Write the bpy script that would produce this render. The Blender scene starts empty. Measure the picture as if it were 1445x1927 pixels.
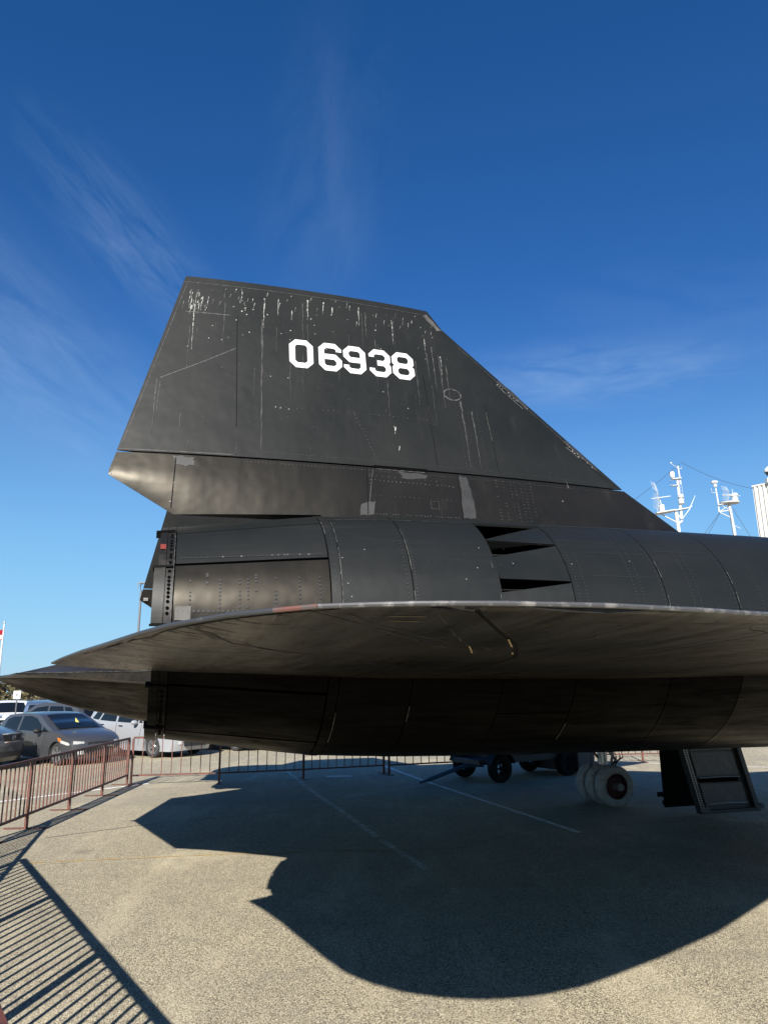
import bpy, bmesh, math, random
from math import sin, cos, tan, pi, radians
from mathutils import Vector, Matrix
random.seed(7)
scn = bpy.context.scene
COL = scn.collection

# ------------------------------------------------------------------ camera
TH, RO, EYE = 0.2393, 0.0120, 2.0267
cd = bpy.data.cameras.new('camera')
cam = bpy.data.objects.new('camera', cd); COL.objects.link(cam)
cd.sensor_fit = 'VERTICAL'; cd.sensor_height = 36.0; cd.lens = 25.469
cd.clip_start = 0.05; cd.clip_end = 3000
_f = Vector((0, cos(TH), sin(TH))); _r0 = Vector((1, 0, 0)); _u0 = Vector((0, -sin(TH), cos(TH)))
_r = cos(RO)*_r0 - sin(RO)*_u0; _u = sin(RO)*_r0 + cos(RO)*_u0
cam.matrix_world = Matrix(((_r.x, _u.x, -_f.x, 0), (_r.y, _u.y, -_f.y, 0), (_r.z, _u.z, -_f.z, EYE), (0, 0, 0, 1)))
scn.camera = cam

# ------------------------------------------------------------------ light
SAZ, SEL = 0.1305, 0.5266
sd = bpy.data.lights.new('sun', 'SUN'); sd.energy = 5.0; sd.angle = radians(0.53); sd.color = (1.0, 0.95, 0.87)
sun = bpy.data.objects.new('sun', sd); COL.objects.link(sun); sun.location = (-5, -20, 20)
_d = Vector((sin(SAZ)*cos(SEL), cos(SAZ)*cos(SEL), -sin(SEL)))
sun.rotation_mode = 'QUATERNION'; sun.rotation_quaternion = _d.to_track_quat('-Z', 'Y')
scn.view_settings.view_transform = 'Standard'; scn.view_settings.look = 'None'
scn.view_settings.gamma = 1.0; scn.view_settings.use_curve_mapping = False
scn.view_settings.exposure = 0.95

world = bpy.data.worlds.new('World'); scn.world = world; world.use_nodes = True
wt = world.node_tree; wt.nodes.clear()
def wn(t, **k):
    n = wt.nodes.new(t)
    for a, b in k.items(): setattr(n, a, b)
    return n
wout = wn('ShaderNodeOutputWorld'); wbg = wn('ShaderNodeBackground'); wbg.inputs[1].default_value = 0.05
sky = wn('ShaderNodeTexSky', sky_type='NISHITA', sun_disc=False, sun_elevation=SEL, sun_rotation=pi + SAZ,
         altitude=0.0, air_density=1.0, dust_density=0.05, ozone_density=3.5)
wt.links.new(wbg.outputs[0], wout.inputs[0])
hsv = wn('ShaderNodeHueSaturation'); hsv.inputs['Saturation'].default_value = 1.30; hsv.inputs['Value'].default_value = 1.0
wt.links.new(sky.outputs[0], hsv.inputs['Color'])
tint = wn('ShaderNodeMixRGB', blend_type='MULTIPLY'); tint.inputs[0].default_value = 1.0; tint.inputs[2].default_value = (1.36, 1.14, 1.34, 1)
wt.links.new(hsv.outputs[0], tint.inputs[1])
# thin cirrus wisps, laid on a plane high above so they recede properly
tc = wn('ShaderNodeTexCoord'); sep = wn('ShaderNodeSeparateXYZ'); wt.links.new(tc.outputs['Generated'], sep.inputs[0])
mz = wn('ShaderNodeMath', operation='MAXIMUM'); mz.inputs[1].default_value = 0.03; wt.links.new(sep.outputs[2], mz.inputs[0])
dx = wn('ShaderNodeMath', operation='DIVIDE'); dy = wn('ShaderNodeMath', operation='DIVIDE')
wt.links.new(sep.outputs[0], dx.inputs[0]); wt.links.new(mz.outputs[0], dx.inputs[1])
wt.links.new(sep.outputs[1], dy.inputs[0]); wt.links.new(mz.outputs[0], dy.inputs[1])
cmb = wn('ShaderNodeCombineXYZ'); wt.links.new(dx.outputs[0], cmb.inputs[0]); wt.links.new(dy.outputs[0], cmb.inputs[1])
def wisp(direction, radii, rot, stretch, scale, lo, hi, gain):
    c = wn('ShaderNodeVectorMath', operation='SUBTRACT'); wt.links.new(tc.outputs['Generated'], c.inputs[0]); c.inputs[1].default_value = direction
    m_ = wn('ShaderNodeMapping', vector_type='TEXTURE'); m_.inputs['Rotation'].default_value = (0, rot, 0); m_.inputs['Scale'].default_value = radii
    wt.links.new(c.outputs[0], m_.inputs[0])
    ln = wn('ShaderNodeVectorMath', operation='LENGTH'); wt.links.new(m_.outputs[0], ln.inputs[0])
    fall = wn('ShaderNodeMapRange', interpolation_type='SMOOTHSTEP'); fall.inputs[1].default_value = 1.0; fall.inputs[2].default_value = 0.1; wt.links.new(ln.outputs['Value'], fall.inputs[0])
    m2_ = wn('ShaderNodeMapping'); m2_.inputs['Scale'].default_value = stretch; wt.links.new(m_.outputs[0], m2_.inputs[0])
    n_ = wn('ShaderNodeTexNoise'); n_.inputs['Scale'].default_value = scale; n_.inputs['Detail'].default_value = 10; n_.inputs['Roughness'].default_value = 0.60; n_.inputs['Distortion'].default_value = 0.45
    wt.links.new(m2_.outputs[0], n_.inputs[0])
    r_ = wn('ShaderNodeMapRange'); r_.inputs[1].default_value = lo; r_.inputs[2].default_value = hi; r_.inputs[4].default_value = gain; wt.links.new(n_.outputs[0], r_.inputs[0])
    o_ = wn('ShaderNodeMath', operation='MULTIPLY'); wt.links.new(fall.outputs[0], o_.inputs[0]); wt.links.new(r_.outputs[0], o_.inputs[1]); return o_.outputs[0]
W = [wisp((-.30, .79, .53), (.20, .3, .075), radians(44), (.9, 1, 1.6), 2.6, .34, .85, .75),
     wisp((-.46, .79, .41), (.34, .4, .15), radians(38), (.8, 1, 1.6), 2.4, .28, .80, .95),
     wisp((-.07, .79, .62), (.22, .3, .11), radians(-74), (.6, 1, .7), 2.4, .36, .9, .40),
     wisp((.27, .87, .395), (.26, .3, .055), radians(4), (1.3, 1, 1.2), 2.4, .30, .80, .95),
     wisp((.42, .80, .44), (.30, .3, .09), radians(10), (.7, 1, .8), 2.0, .38, .9, .30),
     wisp((-.05, -.80, .55), (.6, .5, .2), radians(20), (.8, 1, 1.2), 1.5, .45, .85, .5)]
cur = W[0]
for w_ in W[1:]:
    ad = wn('ShaderNodeMath', operation='ADD'); wt.links.new(cur, ad.inputs[0]); wt.links.new(w_, ad.inputs[1]); cur = ad.outputs[0]
mm = wn('ShaderNodeMath', operation='MINIMUM'); wt.links.new(cur, mm.inputs[0]); mm.inputs[1].default_value = 1.0
mk = wn('ShaderNodeMath', operation='MULTIPLY'); mk.inputs[1].default_value = 0.24; wt.links.new(mm.outputs[0], mk.inputs[0])
cmix = wn('ShaderNodeMixRGB'); cmix.inputs[2].default_value = (6.0, 8.0, 10.5, 1)
hz = wn('ShaderNodeMapRange', interpolation_type='SMOOTHERSTEP'); hz.inputs[1].default_value = 0.52; hz.inputs[2].default_value = -0.05; hz.inputs[3].default_value = 0.0; hz.inputs[4].default_value = 0.80
wt.links.new(sep.outputs[2], hz.inputs[0])
hmix = wn('ShaderNodeMixRGB'); hmix.inputs[2].default_value = (2.7, 6.3, 9.0, 1); wt.links.new(hz.outputs[0], hmix.inputs[0]); wt.links.new(tint.outputs[0], hmix.inputs[1])
wt.links.new(mk.outputs[0], cmix.inputs[0]); wt.links.new(hmix.outputs[0], cmix.inputs[1]); wt.links.new(cmix.outputs[0], wbg.inputs[0])

# ------------------------------------------------------------------ materials
MATS = {}
def mat(name, base, rough=0.5, metal=0.0, spec=0.5, noise=None, bump=None, coat=0.0, trans=0.0):
    """noise = (scale, (r,g,b) second colour, lo, hi, stretch) ; bump = (scale, strength)"""
    if name in MATS: return MATS[name]
    m = bpy.data.materials.new(name); m.use_nodes = True; nt = m.node_tree
    b = nt.nodes['Principled BSDF']
    b.inputs['Base Color'].default_value = (*base, 1); b.inputs['Roughness'].default_value = rough
    b.inputs['Metallic'].default_value = metal; b.inputs['Specular IOR Level'].default_value = spec
    b.inputs['Coat Weight'].default_value = coat; b.inputs['Coat Roughness'].default_value = 0.06
    b.inputs['Transmission Weight'].default_value = trans
    if noise or bump:
        t = nt.nodes.new('ShaderNodeTexCoord')
    if noise:
        sc, c2, lo, hi, st = noise
        mp_ = nt.nodes.new('ShaderNodeMapping'); mp_.inputs['Scale'].default_value = st
        nt.links.new(t.outputs['Object'], mp_.inputs[0])
        n = nt.nodes.new('ShaderNodeTexNoise'); n.inputs['Scale'].default_value = sc; n.inputs['Detail'].default_value = 7; n.inputs['Roughness'].default_value = 0.65
        nt.links.new(mp_.outputs[0], n.inputs[0])
        r = nt.nodes.new('ShaderNodeMapRange'); r.inputs[1].default_value = lo; r.inputs[2].default_value = hi
        nt.links.new(n.outputs[0], r.inputs[0])
        x = nt.nodes.new('ShaderNodeMixRGB'); x.inputs[1].default_value = (*base, 1); x.inputs[2].default_value = (*c2, 1)
        nt.links.new(r.outputs[0], x.inputs[0]); nt.links.new(x.outputs[0], b.inputs['Base Color'])
    if bump:
        n = nt.nodes.new('ShaderNodeTexNoise'); n.inputs['Scale'].default_value = bump[0]; n.inputs['Detail'].default_value = 4
        nt.links.new(t.outputs['Object'], n.inputs[0])
        bp = nt.nodes.new('ShaderNodeBump'); bp.inputs['Strength'].default_value = bump[1]; bp.inputs['Distance'].default_value = 0.01
        nt.links.new(n.outputs[0], bp.inputs['Height']); nt.links.new(bp.outputs[0], b.inputs['Normal'])
    MATS[name] = m
    return m

def aircraft_paint(name, base, c2, c3, streak_axis, rough=(0.36, 0.56), wear=0.0, wearcol=(0.06, 0.055, 0.05), spec=0.3, mottle=False, warm_glint=False):
    """weathered black paint: large blotches, streaks along one axis, fine flecks, buckled-sheet bump"""
    m = bpy.data.materials.new(name); m.use_nodes = True; nt = m.node_tree; L = nt.links.new
    b = nt.nodes['Principled BSDF']
    tcn = nt.nodes.new('ShaderNodeTexCoord')
    def nz(scale, detail, st=(1, 1, 1), rg=0.6, dist=0.0):
        mpn = nt.nodes.new('ShaderNodeMapping'); mpn.inputs['Scale'].default_value = st
        L(tcn.outputs['Object'], mpn.inputs[0])
        n = nt.nodes.new('ShaderNodeTexNoise'); n.inputs['Scale'].default_value = scale; n.inputs['Detail'].default_value = detail
        n.inputs['Roughness'].default_value = rg; n.inputs['Distortion'].default_value = dist
        L(mpn.outputs[0], n.inputs[0]); return n.outputs[0]
    def rng(src, a, c, lo=0.0, hi=1.0):
        r = nt.nodes.new('ShaderNodeMapRange'); r.inputs[1].default_value = a; r.inputs[2].default_value = c
        r.inputs[3].default_value = lo; r.inputs[4].default_value = hi; L(src, r.inputs[0]); return r.outputs[0]
    def mix(fac, a, c):
        x = nt.nodes.new('ShaderNodeMixRGB'); L(fac, x.inputs[0])
        if isinstance(a, tuple): x.inputs[1].default_value = (*a, 1)
        else: L(a, x.inputs[1])
        x.inputs[2].default_value = (*c, 1); return x.outputs[0]
    st = {'x': (0.12, 1, 1), 'y': (1, 0.12, 1), 'z': (1, 1, 0.07)}[streak_axis]
    c = mix(rng(nz(0.9, 6), 0.38, 0.66), base, c2)
    c = mix(rng(nz(7.0, 8, st, 0.7), 0.56, 0.78, 0, 0.75), c, c3)
    c = mix(rng(nz(60, 3), 0.72, 0.80, 0, 0.35), c, wearcol)
    if wear > 0:
        c = mix(rng(nz(2.2, 9, st, 0.72, 0.8), 0.66 - wear*0.1, 0.69 - wear*0.1, 0, 0.8), c, wearcol)
    L(c, b.inputs['Base Color'])
    L(rng(nz(2.3, 6, st), 0.3, 0.7, rough[0], rough[1]), b.inputs['Roughness'])
    if mottle:
        st2 = {'x': (0.10, 1, 1), 'y': (1, 0.10, 1), 'z': (1, 1, 0.10)}[streak_axis]
        a_ = rng(nz(16, 9, st2, 0.72, 0.4), 0.36, 0.62, spec*1.55, spec*0.25); b_ = rng(nz(1.1, 5), 0.35, 0.65, 0.6, 1.35)
        k_ = nt.nodes.new('ShaderNodeMath'); k_.operation = 'MULTIPLY'; L(a_, k_.inputs[0]); L(b_, k_.inputs[1]); L(k_.outputs[0], b.inputs['Specular IOR Level'])
    if not mottle: b.inputs['Specular IOR Level'].default_value = spec
    bp = nt.nodes.new('ShaderNodeBump'); bp.inputs['Strength'].default_value = 0.34; bp.inputs['Distance'].default_value = 0.03
    L(nz(1.7, 3), bp.inputs['Height'])
    bp2 = nt.nodes.new('ShaderNodeBump'); bp2.inputs['Strength'].default_value = 0.05; bp2.inputs['Distance'].default_value = 0.003
    L(nz(140, 3), bp2.inputs['Height']); L(bp.outputs[0], bp2.inputs['Normal']); L(bp2.outputs[0], b.inputs['Normal'])
    if warm_glint: b.inputs['Specular Tint'].default_value = (1.0, 0.92, 0.78, 1)  # warm colour of the sun glint put into the specular tint
    MATS[name] = m; return m

M_FIN = aircraft_paint('fin black paint', (0.0074, 0.0086, 0.0082), (0.0120, 0.0128, 0.0120), (0.0175, 0.0178, 0.0168), 'z', (0.42, 0.56), spec=0.17)
M_STUB = aircraft_paint('fin stub paint', (0.0062, 0.0064, 0.0065), (0.0105, 0.0100, 0.0092), (0.0190, 0.0180, 0.0160), 'z', (0.29, 0.44), spec=0.20, warm_glint=True)
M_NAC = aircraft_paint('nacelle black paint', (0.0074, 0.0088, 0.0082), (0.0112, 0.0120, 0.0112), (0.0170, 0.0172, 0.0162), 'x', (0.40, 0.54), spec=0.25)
M_NOZ = aircraft_paint('nozzle petal paint', (0.0070, 0.0070, 0.0070), (0.0120, 0.0110, 0.0095), (0.0200, 0.0170, 0.0140), 'z', (0.26, 0.42), spec=0.15, warm_glint=True)
M_WING = aircraft_paint('wing underside paint', (0.0080, 0.0070, 0.0058), (0.0300, 0.0245, 0.0180), (0.0020, 0.0018, 0.0016), 'y', (0.24, 0.42), 0.3, (0.0015, 0.0015, 0.0015), spec=0.29, mottle=True)
M_BELLY_SHADE = aircraft_paint('shade darkened belly paint', (0.0020, 0.0019, 0.0017), (0.0040, 0.0035, 0.0029), (0.0015, 0.0014, 0.0013), 'x', (0.24, 0.40), 0.2, (0.0015, 0.0015, 0.0015), spec=0.032, mottle=True)  # near-black copy of the aircraft paint, underside shade put into its colour
M_BELLY_HALFSHADE = aircraft_paint('half shaded belly paint', (0.0030, 0.0028, 0.0025), (0.0080, 0.0068, 0.0052), (0.0015, 0.0014, 0.0013), 'x', (0.22, 0.40), 0.2, (0.0015, 0.0015, 0.0015), spec=0.075, mottle=True)  # in-between copy: thinning shade and brown ground glow put into its colour
M_TAIL_BELLY = aircraft_paint('tail belly paint', (0.0080, 0.0070, 0.0058), (0.0280, 0.0235, 0.0170), (0.0020, 0.0018, 0.0016), 'x', (0.26, 0.44), 0.3, (0.0015, 0.0015, 0.0015), spec=0.30, mottle=True)
M_VOID = mat('dark cavity', (0.003, 0.003, 0.003), 0.9, spec=0.0)
M_SEAM = mat('dark seam', (0.004, 0.004, 0.004), 0.8, spec=0.1)
M_SCRATCH = mat('chipped paint edge', (0.065, 0.063, 0.059), 0.6, noise=(30, (0.014, 0.014, 0.014), 0.42, 0.56, (1, 1, 1)))
M_DROP = mat('bird droppings', (0.40, 0.40, 0.37), 0.8, noise=(38, (0.03, 0.03, 0.03), 0.42, 0.60, (1, 1, 1)))
M_STREAK = mat('pale run-off streak', (0.042, 0.041, 0.038), 0.7, noise=(14, (0.015, 0.015, 0.014), 0.40, 0.60, (1, 1, 1)))
M_PATCH = mat('grey touch-up paint', (0.019, 0.019, 0.0175), 0.6, noise=(7, (0.010, 0.010, 0.0098), 0.38, 0.60, (1, 1, 1)))
M_PATCHL = mat('pale touch-up paint', (0.062, 0.060, 0.054), 0.6, noise=(9, (0.04, 0.038, 0.034), 0.40, 0.62, (1, 1, 1)))
M_RIVD = mat('dark rivet', (0.010, 0.010, 0.010), 0.5)
M_RIVL = mat('worn rivet', (0.026, 0.026, 0.0245), 0.5)
M_RIVW = mat('bare rivet', (0.15, 0.145, 0.135), 0.45)
M_DIGIT = mat('white number paint', (0.56, 0.56, 0.54), 0.5, noise=(18, (0.47, 0.47, 0.45), 0.5, 0.75, (1, 1, 1)))
M_RIM = mat('worn wing edge', (0.055, 0.055, 0.056), 0.42, noise=(24, (0.17, 0.16, 0.15), 0.50, 0.66, (1, 1, 1)))
M_RIMR = mat('reddish wing edge', (0.12, 0.050, 0.038), 0.5, noise=(22, (0.075, 0.062, 0.058), 0.44, 0.60, (1, 1, 1)))
M_RIMD = mat('dark wing edge', (0.035, 0.037, 0.042), 0.42, noise=(12, (0.14, 0.135, 0.13), 0.60, 0.68, (1, 1, 1)))
M_CRACK = mat('sealant crack', (0.003, 0.003, 0.003), 0.6)
M_BRASS = mat('bare tan sealant', (0.42, 0.30, 0.15), 0.5)
M_FRAME = mat('nozzle frame', (0.009, 0.009, 0.0088), 0.45, spec=0.22, noise=(8, (0.028, 0.025, 0.021), 0.5, 0.7, (1, 1, 1)))
M_RED = mat('red tag paint', (0.15, 0.026, 0.020), 0.5)
M_TYRE_AIR = mat('silvered aircraft tyre', (0.40, 0.40, 0.385), 0.7, noise=(12, (0.25, 0.25, 0.24), 0.4, 0.65, (1, 1, 1)))
M_TYRE = mat('black rubber', (0.022, 0.022, 0.023), 0.75)
M_TYREC = mat('worn cart rubber', (0.008, 0.008, 0.008), 0.85, spec=0.2)
M_HUBRED = mat('dark red wheel', (0.045, 0.009, 0.007), 0.5)
M_STEEL = mat('dull steel', (0.55, 0.54, 0.51), 0.38, 0.8)
M_DKSTEEL = mat('dark steel', (0.05, 0.05, 0.05), 0.5)
M_RUST = mat('rusty red barrier paint', (0.125, 0.038, 0.023), 0.55, noise=(9, (0.045, 0.022, 0.017), 0.45, 0.62, (1, 1, 1)))
M_DOOR = mat('gear door grey', (0.022, 0.022, 0.022), 0.5, noise=(5, (0.045, 0.042, 0.04), 0.48, 0.7, (1, 1, 1)))
M_DOORP = mat('worn door panel', (0.045, 0.044, 0.042), 0.5, noise=(6, (0.09, 0.086, 0.08), 0.5, 0.72, (1, 1, 1)))
M_BLUE = mat('dark blue cart paint', (0.004, 0.007, 0.015), 0.5, noise=(6, (0.008, 0.010, 0.013), 0.5, 0.7, (1, 1, 1)))
M_TOWBLUE = mat('blue tow bar paint', (0.035, 0.085, 0.14), 0.5)
M_WHITE = mat('white mast paint', (0.50, 0.51, 0.51), 0.5, noise=(3, (0.38, 0.38, 0.38), 0.5, 0.75, (1, 1, 1)))
M_GALV = mat('galvanised steel', (0.13, 0.135, 0.14), 0.45, 0.3)
M_BLDG = mat('white corrugated sheet', (0.52, 0.51, 0.48), 0.55, noise=(1.2, (0.42, 0.41, 0.38), 0.45, 0.75, (1, 1, 1)))
M_GLASSD = mat('dark glass', (0.010, 0.012, 0.014), 0.04, 0.0, 0.8)
M_BARK = mat('bark', (0.10, 0.075, 0.05), 0.9)
M_LEAF = mat('olive foliage', (0.085, 0.085, 0.028), 0.7, noise=(0.9, (0.13, 0.10, 0.045), 0.4, 0.6, (1, 1, 1)))
M_LEAF2 = mat('brown autumn foliage', (0.14, 0.105, 0.055), 0.7, noise=(0.9, (0.07, 0.075, 0.025), 0.4, 0.6, (1, 1, 1)))

# ------------------------------------------------------------------ helpers
def finish(name, bm, m, parent=None, smooth=True, angle=35):
    me = bpy.data.meshes.new(name); bm.normal_update(); bm.to_mesh(me); bm.free()
    o = bpy.data.objects.new(name, me); COL.objects.link(o)
    for x in (m if isinstance(m, (list, tuple)) else [m]): me.materials.append(x)
    if smooth:
        me.shade_smooth(); me.set_sharp_from_angle(angle=radians(angle))
    if parent is not None: o.parent = parent
    return o
def tag(o, label=None, cat=None, group=None, kind=None):
    if label: o['label'] = label
    if cat: o['category'] = cat
    if group: o['group'] = group
    if kind: o['kind'] = kind
    return o
def empty(name, loc=(0, 0, 0), rz=0.0, label=None, cat=None, group=None):
    o = bpy.data.objects.new(name, None); COL.objects.link(o); o.location = loc; o.rotation_euler = (0, 0, rz)
    o.empty_display_size = 0.3
    return tag(o, label, cat, group)
def box(bm, c, s, M=None, mi=0):
    vs = []
    for dx_ in (-.5, .5):
        for dy_ in (-.5, .5):
            for dz_ in (-.5, .5):
                v = Vector((dx_*s[0], dy_*s[1], dz_*s[2]))
                if M is not None: v = M @ v
                vs.append(bm.verts.new(v + Vector(c)))
    for f in ((0, 1, 3, 2), (4, 6, 7, 5), (0, 4, 5, 1), (2, 3, 7, 6), (0, 2, 6, 4), (1, 5, 7, 3)):
        fc = bm.faces.new([vs[i] for i in f]); fc.material_index = mi
def frame_to(a, b):
    z = (b - a).normalized(); x = Vector((0, 0, 1)).cross(z)
    if x.length < 1e-4: x = Vector((1, 0, 0))
    x.normalize(); y = z.cross(x); return x, y, z
def tube(bm, pts, r, n=8, cap=True):
    pts = [Vector(p) for p in pts]; rings = []
    for i, p in enumerate(pts):
        a = pts[max(i-1, 0)]; b = pts[min(i+1, len(pts)-1)]
        x, y, z = frame_to(a, b); rr = r[i] if isinstance(r, (list, tuple)) else r
        rings.append([bm.verts.new(p + x*rr*cos(2*pi*k/n) + y*rr*sin(2*pi*k/n)) for k in range(n)])
    for A, B in zip(rings, rings[1:]):
        for k in range(n): bm.faces.new((A[k], A[(k+1) % n], B[(k+1) % n], B[k]))
    if cap:
        bm.faces.new(rings[0][::-1]); bm.faces.new(rings[-1])
def bar(bm, a, b, w, d, up=(0, 0, 1)):
    """box beam from a to b, w wide (horizontal) and d deep (along up)"""
    a = Vector(a); b = Vector(b); z = (b-a).normalized(); up = Vector(up)
    x = up.cross(z)
    if x.length < 1e-3: x = Vector((1, 0, 0)).cross(z)
    x.normalize(); y = z.cross(x)
    M = Matrix((x, y, z)).transposed()
    box(bm, (a+b)/2, (w, d, (b-a).length), M)
def lathe(bm, prof, n=32, M=None, closed=False):
    """prof: list of (r, h) around local Z"""
    M = M or Matrix.Identity(4); rings = []
    for r, h in prof:
        rings.append([bm.verts.new(M @ Vector((r*cos(2*pi*k/n), r*sin(2*pi*k/n), h))) for k in range(n)])
    for A, B in zip(rings, rings[1:]):
        for k in range(n): bm.faces.new((A[k], A[(k+1) % n], B[(k+1) % n], B[k]))
    if closed:
        A, B = rings[-1], rings[0]
        for k in range(n): bm.faces.new((A[k], A[(k+1) % n], B[(k+1) % n], B[k]))
    return rings
def grid(bm, rows, close=False, flip=False):
    V = [[bm.verts.new(p) for p in r] for r in rows]
    for A, B in zip(V, V[1:]):
        n = len(A)
        for k in range(n if close else n-1):
            q = (A[k], A[(k+1) % n], B[(k+1) % n], B[k])
            try: bm.faces.new(q[::-1] if flip else q)
            except ValueError: pass
    return V
def lerp(a, b, t): return a + (b-a)*t
def interp(x, T):
    if x <= T[0][0]: return T[0][1]
    for (a, b), (c, d) in zip(T, T[1:]):
        if x <= c: return b + (d-b)*(x-a)/(c-a) if c > a else d
    return T[-1][1]

# ------------------------------------------------------------------ ground
def ground_material():
    m = bpy.data.materials.new('exposed aggregate asphalt'); m.use_nodes = True; nt = m.node_tree; L = nt.links.new
    b = nt.nodes['Principled BSDF']; b.inputs['Roughness'].default_value = 0.9; b.inputs['Specular IOR Level'].default_value = 0.25
    g = nt.nodes.new('ShaderNodeTexCoord')
    def nz(scale, detail=4, st=(1, 1, 1), rg=0.55, dist=0.0, rot=0.0):
        mp_ = nt.nodes.new('ShaderNodeMapping'); mp_.inputs['Scale'].default_value = st; mp_.inputs['Rotation'].default_value = (0, 0, rot)
        L(g.outputs['Object'], mp_.inputs[0])
        n = nt.nodes.new('ShaderNodeTexNoise'); n.inputs['Scale'].default_value = scale; n.inputs['Detail'].default_value = detail
        n.inputs['Roughness'].default_value = rg; n.inputs['Distortion'].default_value = dist; L(mp_.outputs[0], n.inputs[0]); return n.outputs[0]
    def rng(src, a, c, lo=0.0, hi=1.0):
        r = nt.nodes.new('ShaderNodeMapRange'); r.inputs[1].default_value = a; r.inputs[2].default_value = c
        r.inputs[3].default_value = lo; r.inputs[4].default_value = hi; L(src, r.inputs[0]); return r.outputs[0]
    def mixc(fac, a, c, mode='MIX'):
        x = nt.nodes.new('ShaderNodeMixRGB'); x.blend_type = mode
        if isinstance(fac, float): x.inputs[0].default_value = fac
        else: L(fac, x.inputs[0])
        for i, q in ((1, a), (2, c)):
            if isinstance(q, tuple): x.inputs[i].default_value = (*q, 1)
            else: L(q, x.inputs[i])
        return x.outputs[0]
    v = nt.nodes.new('ShaderNodeTexVoronoi'); v.inputs['Scale'].default_value = 118; v.inputs['Randomness'].default_value = 1.0; L(g.outputs['Object'], v.inputs['Vector'])
    bw = nt.nodes.new('ShaderNodeSeparateColor'); L(v.outputs['Color'], bw.inputs[0])
    ramp = nt.nodes.new('ShaderNodeValToRGB'); e = ramp.color_ramp.elements
    e[0].position = 0.0; e[0].color = (0.17, 0.14, 0.095, 1); e[1].position = 1.0; e[1].color = (0.92, 0.85, 0.66, 1)
    for p_, c_ in ((0.25, (0.34, 0.29, 0.195)), (0.55, (0.57, 0.50, 0.345)), (0.85, (0.80, 0.72, 0.52))):
        k = e.new(p_); k.color = (*c_, 1)
    fine = nz(230, 2, rg=0.7)
    am = nt.nodes.new('ShaderNodeMath'); am.operation = 'MULTIPLY_ADD'; am.inputs[1].default_value = 0.72; L(bw.outputs[0], am.inputs[0])
    L(rng(fine, 0.3, 0.7, -0.12, 0.40), am.inputs[2]); L(am.outputs[0], ramp.inputs[0])
    gap = rng(v.outputs['Distance'], 0.38, 0.72)                        # tar between the chips
    c = mixc(gap, ramp.outputs[0], (0.11, 0.094, 0.068))
    c = mixc(rng(nz(0.35, 6, dist=0.4), 0.40, 0.68, 0.0, 0.34), c, (0.24, 0.215, 0.17))     # big grey stains
    c = mixc(rng(nz(1.3, 7, (1, 0.35, 1), 0.65, 0.5, 0.3), 0.5, 0.74, 0.0, 0.42), c, (0.66, 0.58, 0.40))  # pale scour
    c = mixc(rng(nz(2.6, 5), 0.55, 0.75, 0.0, 0.30), c, (0.17, 0.16, 0.14))
    c = mixc(rng(nz(0.22, 5, (0.4, 1, 1), 0.6, 1.0, -0.5), 0.56, 0.66, 0.0, 0.32), c, (0.22, 0.20, 0.175))
    def thin(src, w_):
        a_ = nt.nodes.new('ShaderNodeMath'); a_.operation = 'SUBTRACT'; L(src, a_.inputs[0]); a_.inputs[1].default_value = 0.5
        b_ = nt.nodes.new('ShaderNodeMath'); b_.operation = 'ABSOLUTE'; L(a_.outputs[0], b_.inputs[0]); return rng(b_.outputs[0], 0.0, w_, 1.0, 0.0)
    def mul(p_, q_):
        k_ = nt.nodes.new('ShaderNodeMath'); k_.operation = 'MULTIPLY'; L(p_, k_.inputs[0]); L(q_, k_.inputs[1]); return k_.outputs[0]
    c = mixc(mul(thin(nz(0.34, 3, (1, .5, 1), 0.5, 0.2, 0.5), 0.0013), rng(nz(0.3, 2), 0.46, 0.62, 0.0, 0.6)), c, (0.12, 0.105, 0.08))
    c = mixc(rng(nz(1.7, 4, (1, 1, 1), 0.5, 0.2), 0.63, 0.75, 0.0, 0.5), c, (0.13, 0.115, 0.09))
    c = mixc(rng(nz(0.9, 5, (0.15, 1.2, 1), 0.6, 0.2, -0.35), 0.56, 0.72, 0.0, 0.35), c, (0.20, 0.18, 0.15))
    L(c, b.inputs['Base Color'])
    bp = nt.nodes.new('ShaderNodeBump'); bp.inputs['Strength'].default_value = 0.6; bp.inputs['Distance'].default_value = 0.004
    inv = nt.nodes.new('ShaderNodeMath'); inv.operation = 'SUBTRACT'; inv.inputs[0].default_value = 1.0; L(v.outputs['Distance'], inv.inputs[1])
    L(inv.outputs[0], bp.inputs['Height']); L(bp.outputs[0], b.inputs['Normal'])
    return m
M_GROUND = ground_material()
bm = bmesh.new(); grid(bm, [[(x, y, 0) for x in (-900, -60, -10, 10, 60, 900)] for y in (-300, -20, 0, 20, 80, 1200)])
g = finish('ground', bm, M_GROUND, smooth=False); tag(g, kind='structure')
bmesh_fix = [setattr(p, 'use_smooth', False) for p in g.data.polygons]

def stripe(name, pts, w, m, z=0.004, label=None):
    bm = bmesh.new(); pts = [Vector((p[0], p[1], z)) for p in pts]; L_, R_ = [], []
    out = []
    for i in range(len(pts)-1):
        n = max(1, int((pts[i+1]-pts[i]).length/0.25))
        for k in range(n): out.append(pts[i].lerp(pts[i+1], k/n))
    out.append(pts[-1])
    for i, p in enumerate(out):
        d = (out[min(i+1, len(out)-1)] - out[max(i-1, 0)]).normalized(); nrm = Vector((-d.y, d.x, 0))
        a = w/2*(1+random.uniform(-.12, .12)); b = w/2*(1+random.uniform(-.12, .12))
        L_.append(p+nrm*a); R_.append(p-nrm*b)
    grid(bm, [L_, R_], flip=True)
    o = finish(name, bm, m, smooth=False); tag(o, kind='structure')
    return o
def faded(name, col, lo, hi, under=(0.36, 0.315, 0.22)):
    m = mat(name, col, 0.85, noise=(7, under, lo, hi, (1, 1, 1))); return m
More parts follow.
